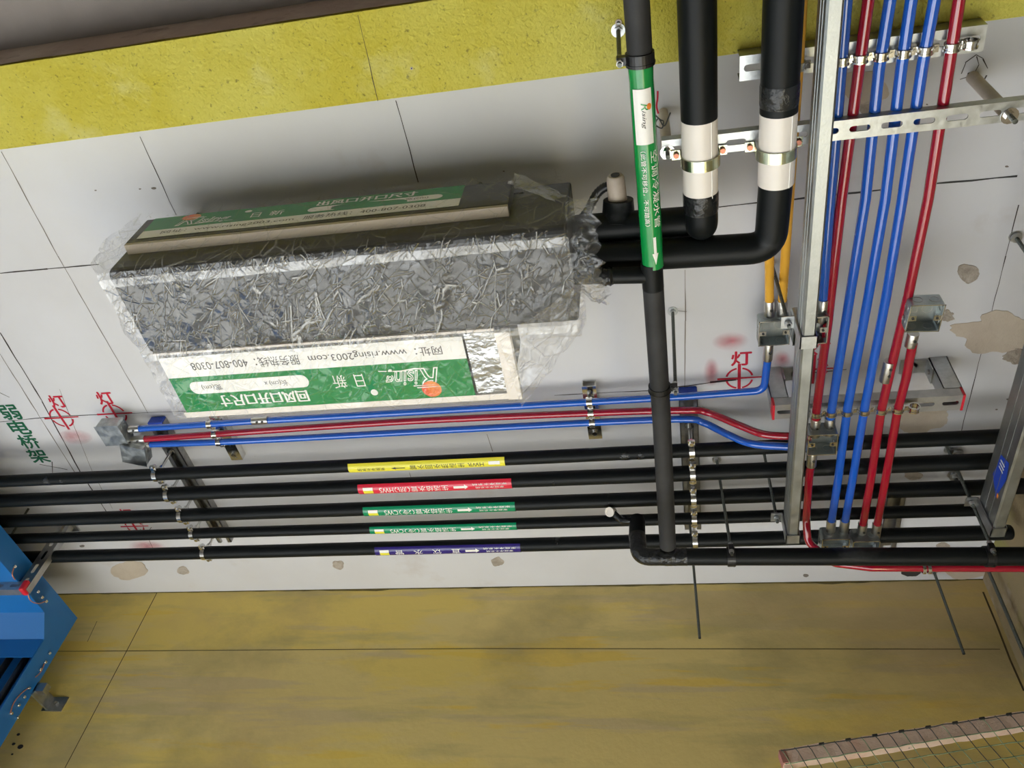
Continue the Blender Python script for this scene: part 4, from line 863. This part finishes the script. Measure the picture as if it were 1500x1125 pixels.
obj('red_wire', MB().tube(smooth_path([o + V(q) for q in ((.002, -.012, 0), (.0, -.022, .004), (.002, -.032, .008), (.003, -.042, .012))], 6), .0014, 6), red_paint, lw_)

# ------------------------------------------------------------------ galvanised ceiling channels on J hangers
def keel(label, x0, x1, y0, y1, h, zb, hang, sticker=None):
    t = thing('ceiling_channel', label, 'ceiling channel', (x0, y1, zb), 'galvanised ceiling channels'); w = x1 - x0; e = .0016
    mb = MB(); prof = [(x0 + .003, 0), (x1 - .003, 0), (x1, .003), (x1, h), (x1 - e, h), (x1 - e, e + .002), (x1 - .004, e), (x0 + .004, e), (x0 + e, e + .002), (x0 + e, h), (x0, h), (x0, .003)]
    mb.prism([(x, y0, zb + z) for x, z in prof], (0, y1 - y0, 0)); obj('profile', mb, keel_m, t)
    ridge = MB()
    for k in (.35, .65): ridge.box((x0 - .0006, y0, zb + h * k - .001), (x0 + .0004, y1, zb + h * k + .001))
    obj('stiffening_rib', ridge, keel_m, t)
    for yy in hang:
        s = -1; mb = MB().box((x0 - .0035, yy - .012, zb - .003), (x0 - .0015, yy + .012, zb + h + .004)).box((x0 - .0035, yy - .012, zb - .003), (x1 + .003, yy + .012, zb - .001)).box((x1 + .001, yy - .012, zb - .003), (x1 + .003, yy + .012, zb + .020)); mb.box((x0 - .024, yy - .012, zb + h + .002), (x0 - .0015, yy + .012, zb + h + .004))
        hg = obj('hanger_strap', mb, galv, t); obj('hanger_rod', MB().cyl((x0 - .013, yy, ZC), (x0 - .013, yy, zb + h - .012), .0032, 10), rod_m, hg); mb = MB()
        mb.hexnut((x0 - .013, yy, zb + h - .003), (0, 0, 1), .0062, .006); mb.hexnut((x0 - .013, yy, zb + h + .008), (0, 0, 1), .0062, .006); mb.hexnut((x0 - .013, yy, ZC - .003), (0, 0, 1), .007, .005); obj('hanger_nut', mb, galv_dull, hg)
    if sticker:
        a, b = sticker; mb = MB(); mb.add([(x0 - .0004, a, zb + .012), (x0 - .0004, a + .035, zb + .005), (x0 - .0004, b, zb + .022), (x0 - .0004, b - .03, zb + h * .72), (x0 - .0004, a + .01, zb + h * .6)], [(0, 1, 2, 3, 4)]); so = obj('sticker', mb, sticker_b, t, label='blue maker sticker')
        mb = MB(); mb.add([(x0 - .0006, b - .014, zb + .014), (x0 - .0006, b - .004, zb + .014), (x0 - .0006, b - .004, zb + .021), (x0 - .0006, b - .014, zb + .021)], [(0, 1, 2, 3)]); obj('sticker_corner', mb, orange_l, so)
        mb = MB()
        for q in range(3): mb.box((x0 - .0008, a + .018 + .008 * q, zb + .022), (x0 - .0006, a + .021 + .008 * q, zb + h * .55))
        obj('sticker_lines', mb, white_l, so)
    return t
keel('galvanised ceiling channel crossing the middle of the conduits', .2275, .2485, -.6, 1.340, .055, 1.10, (.838, 1.327))
keel('galvanised ceiling channel with a blue sticker, beside the right wall', .6015, .623, -.6, 1.338, .075, 1.10, (1.322,), (1.15, 1.25))

# ------------------------------------------------------------------ stray rods and anchors
a = atY(1025, 935, 1.55); rod_thing('bare threaded rod hanging in front of the olive wall near the drain riser', (a.x, 1.55, ZC), a, .0030)
a = atY(1412, 958, 1.764); rod_thing('bare threaded rod hanging in front of the olive wall near the corner', (a.x, 1.764, ZC), a, .0034)
a = at(1480, 824, ZC); rod_thing('dark threaded rod hanging in the far corner behind the thick drain pipe', (.728, 1.70, ZC), (.728, 1.70, 1.00), .0042)
for x, y, lab in ((1400, 660, 'anchor bolt in the ceiling between the two pipes nearest the hung bracket'), (1396, 692, 'anchor bolt in the ceiling above the third pipe near the stickered channel')):
    p = at(x, y, ZC); t = thing('anchor_bolt', lab, 'anchor bolt', p); obj('stud', MB().cyl(p, p + V((0, 0, -.030)), .0042, 10), rod_m, t); nut(t, p + V((0, 0, -.010)), .0085, .007, galv_dull); nut(t, p + V((0, 0, -.018)), .0075, .006, galv_dull)
p = at(1487, 346, ZC); t = rod_thing('threaded rod with an eye nut beside the right wall', p, p + V((.006, .012, -.11)), .0036); obj('eye', MB().ring(p + V((0, 0, -.006)), (0, 0, 1), .003, .009, .004, 14), galv_dull, t)

# ------------------------------------------------------------------ blue cable tray
TX, TT, TB, TY1, TY0 = -1.66, 1.210, 1.148, 1.725, 1.660
tr = thing('cable_tray', 'blue painted metal cable tray turning down the olive wall', 'cable tray', (-1.80, TY1, TT))
x_l = -2.25; t_ = .0025
ch = .05
out = [(.2, TT), (TY1, TT), (TY1, -.25), (TY0, -.25), (TY0, TB - ch), (TY0 - ch, TB), (.2, TB)]
obj('side_plate', MB().prism([(TX, y, z) for y, z in out], (t_, 0, 0)), tray_m, tr)
obj('side_plate', MB().prism([(x_l, y, z) for y, z in out], (t_, 0, 0)), tray_m, tr)
obj('bottom_plate', MB().box((x_l, .2, TB), (TX, TY0 - ch, TB + .002)), tray_m, tr)
obj('bend_plate', MB().prism([(x_l, TY0 - ch, TB), (x_l, TY0, TB - ch), (x_l, TY0 + .002, TB - ch + .002), (x_l, TY0 - ch, TB + .003)], (TX - x_l, 0, 0)), tray_m, tr)
obj('bend_lip', MB().box((x_l, TY0 - .001, 1.045), (TX, TY0 + .001, TB - ch)), tray_m, tr)
obj('back_plate', MB().box((x_l, TY1 - .002, -.25), (TX, TY1, TT)), tray_m, tr); obj('top_plate', MB().box((x_l, .2, TT - .002), (TX, TY1, TT)), tray_m, tr)
cab = MB()
for k in range(4): cab.cyl((TX - .05 - .05 * k, (TY0 + TY1) / 2, -.2), (TX - .05 - .05 * k, (TY0 + TY1) / 2, 1.09), .009, 10)
obj('cables', cab, black_p, tr)
jp = MB().box((TX, 1.45, TB + .004), (TX + .0025, 1.58, TT - .006)).box((TX, TY0 + .008, .78), (TX + .0025, TY1 - .008, 1.03)); obj('joint_plate', jp, tray_m, tr)
def sideP(x, y, dx=.004): d = ray(x, y); return d * ((TX + dx) / d.x)
for x, y in ((20, 830), (54, 867), (60, 875), (66, 881), (71, 957), (65, 970), (58, 981), (41, 1008), (34, 1021), (26, 1033), (15, 1045), (25, 1051)):
    p = sideP(x, y, .0025); obj('bolt', MB().cyl(p, p + V((.0045, 0, 0)), .0042, 8).tube([p + V((.0045, 0, 0)), p + V((.007, 0, 0))], .0026, 8), chrome, tr)
for pts in (((40, 868), (45, 880), (56, 884), (66, 881)), ((41, 1008), (30, 1017), (20, 1030), (15, 1045)), ((65, 972), (60, 984), (52, 992)), ((20, 832), (18, 842), (22, 849))):
    obj('earth_strap', MB().tube(smooth_path([sideP(x, y, .007) for x, y in pts], 6), .0014, 8), copper, tr)
wb = MB().box((TX + .002, TY1 - .004, .975), (TX + .008, YW - .003, 1.010)).box((TX - .01, YW - .003, .972), (TX + .05, YW, 1.012)).box((TX, TY1 - .004, .985), (TX + .032, TY1 + .016, 1.008))
b = obj('wall_bracket', wb, galv, tr); p = V((TX + .030, YW - .004, .99)); obj('bracket_bolt', MB().tube([p, p + V((0, -.010, 0))], .005, 6), chrome, b)
# trapeze carrying the tray
tz = thing('trapeze_support', 'slotted steel trapeze carrying the blue cable tray, with a red end cap', 'support bracket', (-1.641, 1.50, ZC))
lg = .036; f = fr((-1.652, 1.487, 1.128), (0, 0, 1), (0, 1, 0), (1, 0, 0)); L = ZC - 1.128
f = fr((-1.641, 1.484, 1.128), (0, 0, 1), (1, 0, 0), (0, 1, 0)); n = 5
channel(tz, f, L, .034, .018, [((i + .5) * L / n, .030, .010) for i in range(n)], galv_dull, name='leg')
f = fr((-2.3, 1.478, 1.136), (1, 0, 0), (0, 0, 1), (0, 1, 0)); L = 2.3 - 1.636; n = 14; channel(tz, f, L, .026, .022, [((i + .5) * L / n, .028, .009) for i in range(n)], galv_dull, name='cross_bar')
obj('end_cap', MB().box((-1.640, 1.474, 1.121), (-1.626, 1.502, 1.152)), redcap, tz, bevel=.004, label='red plastic end cap')
obj('foot_plate', MB().box((-1.668, 1.475, ZC - .004), (-1.612, 1.515, ZC)), galv_dull, tz)
f = fr((-2.2, 1.484, 1.128), (0, 0, 1), (1, 0, 0), (0, 1, 0)); L = ZC - 1.128; channel(tz, f, L, .034, .018, [((i + .5) * L / 5, .030, .010) for i in range(5)], galv_dull, name='leg')
a = at(42, 745, ZC); b = at(4, 803, 1.235); t = thing('tray_tie_rod', 'thin rod from the ceiling to the blue tray with a wire loop', 'threaded rod', a)
obj('rod', MB().cyl(a, b, .003, 8), rod_m, t); nut(t, a + (b - a) * .82, .0055, .006); obj('wire_loop', MB().ring(b, (.3, -.6, -.7), .014, .0165, .0024, 22), galv, t)

# ------------------------------------------------------------------ netting on a plastered lath by the wall
NY = 1.70; L0, L1 = atY(1145, 1117, NY), atY(1500, 1061, NY); dl = (L1 - L0); ddir = dl.normalized()
L2 = L0 + ddir * (.70 - L0.x) / ddir.x; nrm = V((-ddir.z, 0, ddir.x)); Ln = (L2 - L0).length
nt_ = thing('netting_panel', 'green wire netting hung over a sloping pinkish plastered lath by the olive wall', 'netting', L0)
fn = fr(L0, ddir, nrm, (0, -1, 0))
mb = MB(); n = 40
for w in (0, .026):
    for k, vv in enumerate((-.015, .014)):
        for i in range(n + 1): mb.v.append(fn(Ln * i / n, vv + .0022 * noise.noise(V((i * .8, k * 5, w * 90))), w + .002 * noise.noise(V((i * .7, k, 4)))))
q = n + 1
for i in range(n):
    mb.f += [(i, i+1, q+i+1, q+i), (2*q+i, 3*q+i, 3*q+i+1, 2*q+i+1), (i, 2*q+i, 2*q+i+1, i+1), (q+i, q+i+1, 3*q+i+1, 3*q+i)]
mb.f += [(0, q, 3*q, 2*q), (n, 2*q+n, 3*q+n, q+n)]; mb.sm = [False] * len(mb.f); obj('lath', mb, lath, nt_)
obj('lath_end', MB().fbox(fn, (-.003, -.014, -.001), (.010, .012, .028)), mat('reddish_end', lin((176, 120, 110)), .9), nt_)
post = MB().fbox(fn, (-.002, -1.9, .002), (.012, -.012, .02)); obj('side_post', post, lath, nt_)
st_ = .0268; n = int(Ln / st_)
for i in range(n + 1):
    u = i * st_ + .006; pts = [fn(u - .004, .012, .029), fn(u, .002, .030)] + [fn(u + .008 * k + .002 * noise.noise(V((u * 40, k, 1))), -.014 - .0268 * k, .030 + .002 * math.sin(k + i)) for k in range(1, 12)]
    obj('net_wire', MB().tube(pts, .0009, 5, False), wire_m if i % 3 else netting, nt_)
for k in range(0, 12):
    pts = [fn(Ln * i / 30, (.009 if k == 0 else -.018 - .0268 * (k - 1)) + .002 * noise.noise(V((i * .6, k, 2))), .0305 + .0015 * noise.noise(V((i * .5, k, 7)))) for i in range(31)]
    obj('net_wire', MB().tube(pts, .0011, 5, False), netting if k else wire_m, nt_)
nb = MB()
for i in range(3, n, 2): nb.fbox(fn, (i * st_ - .002, .009, .026), (i * st_ + .008, .013, .031))
obj('staples', nb, dark_m, nt_)
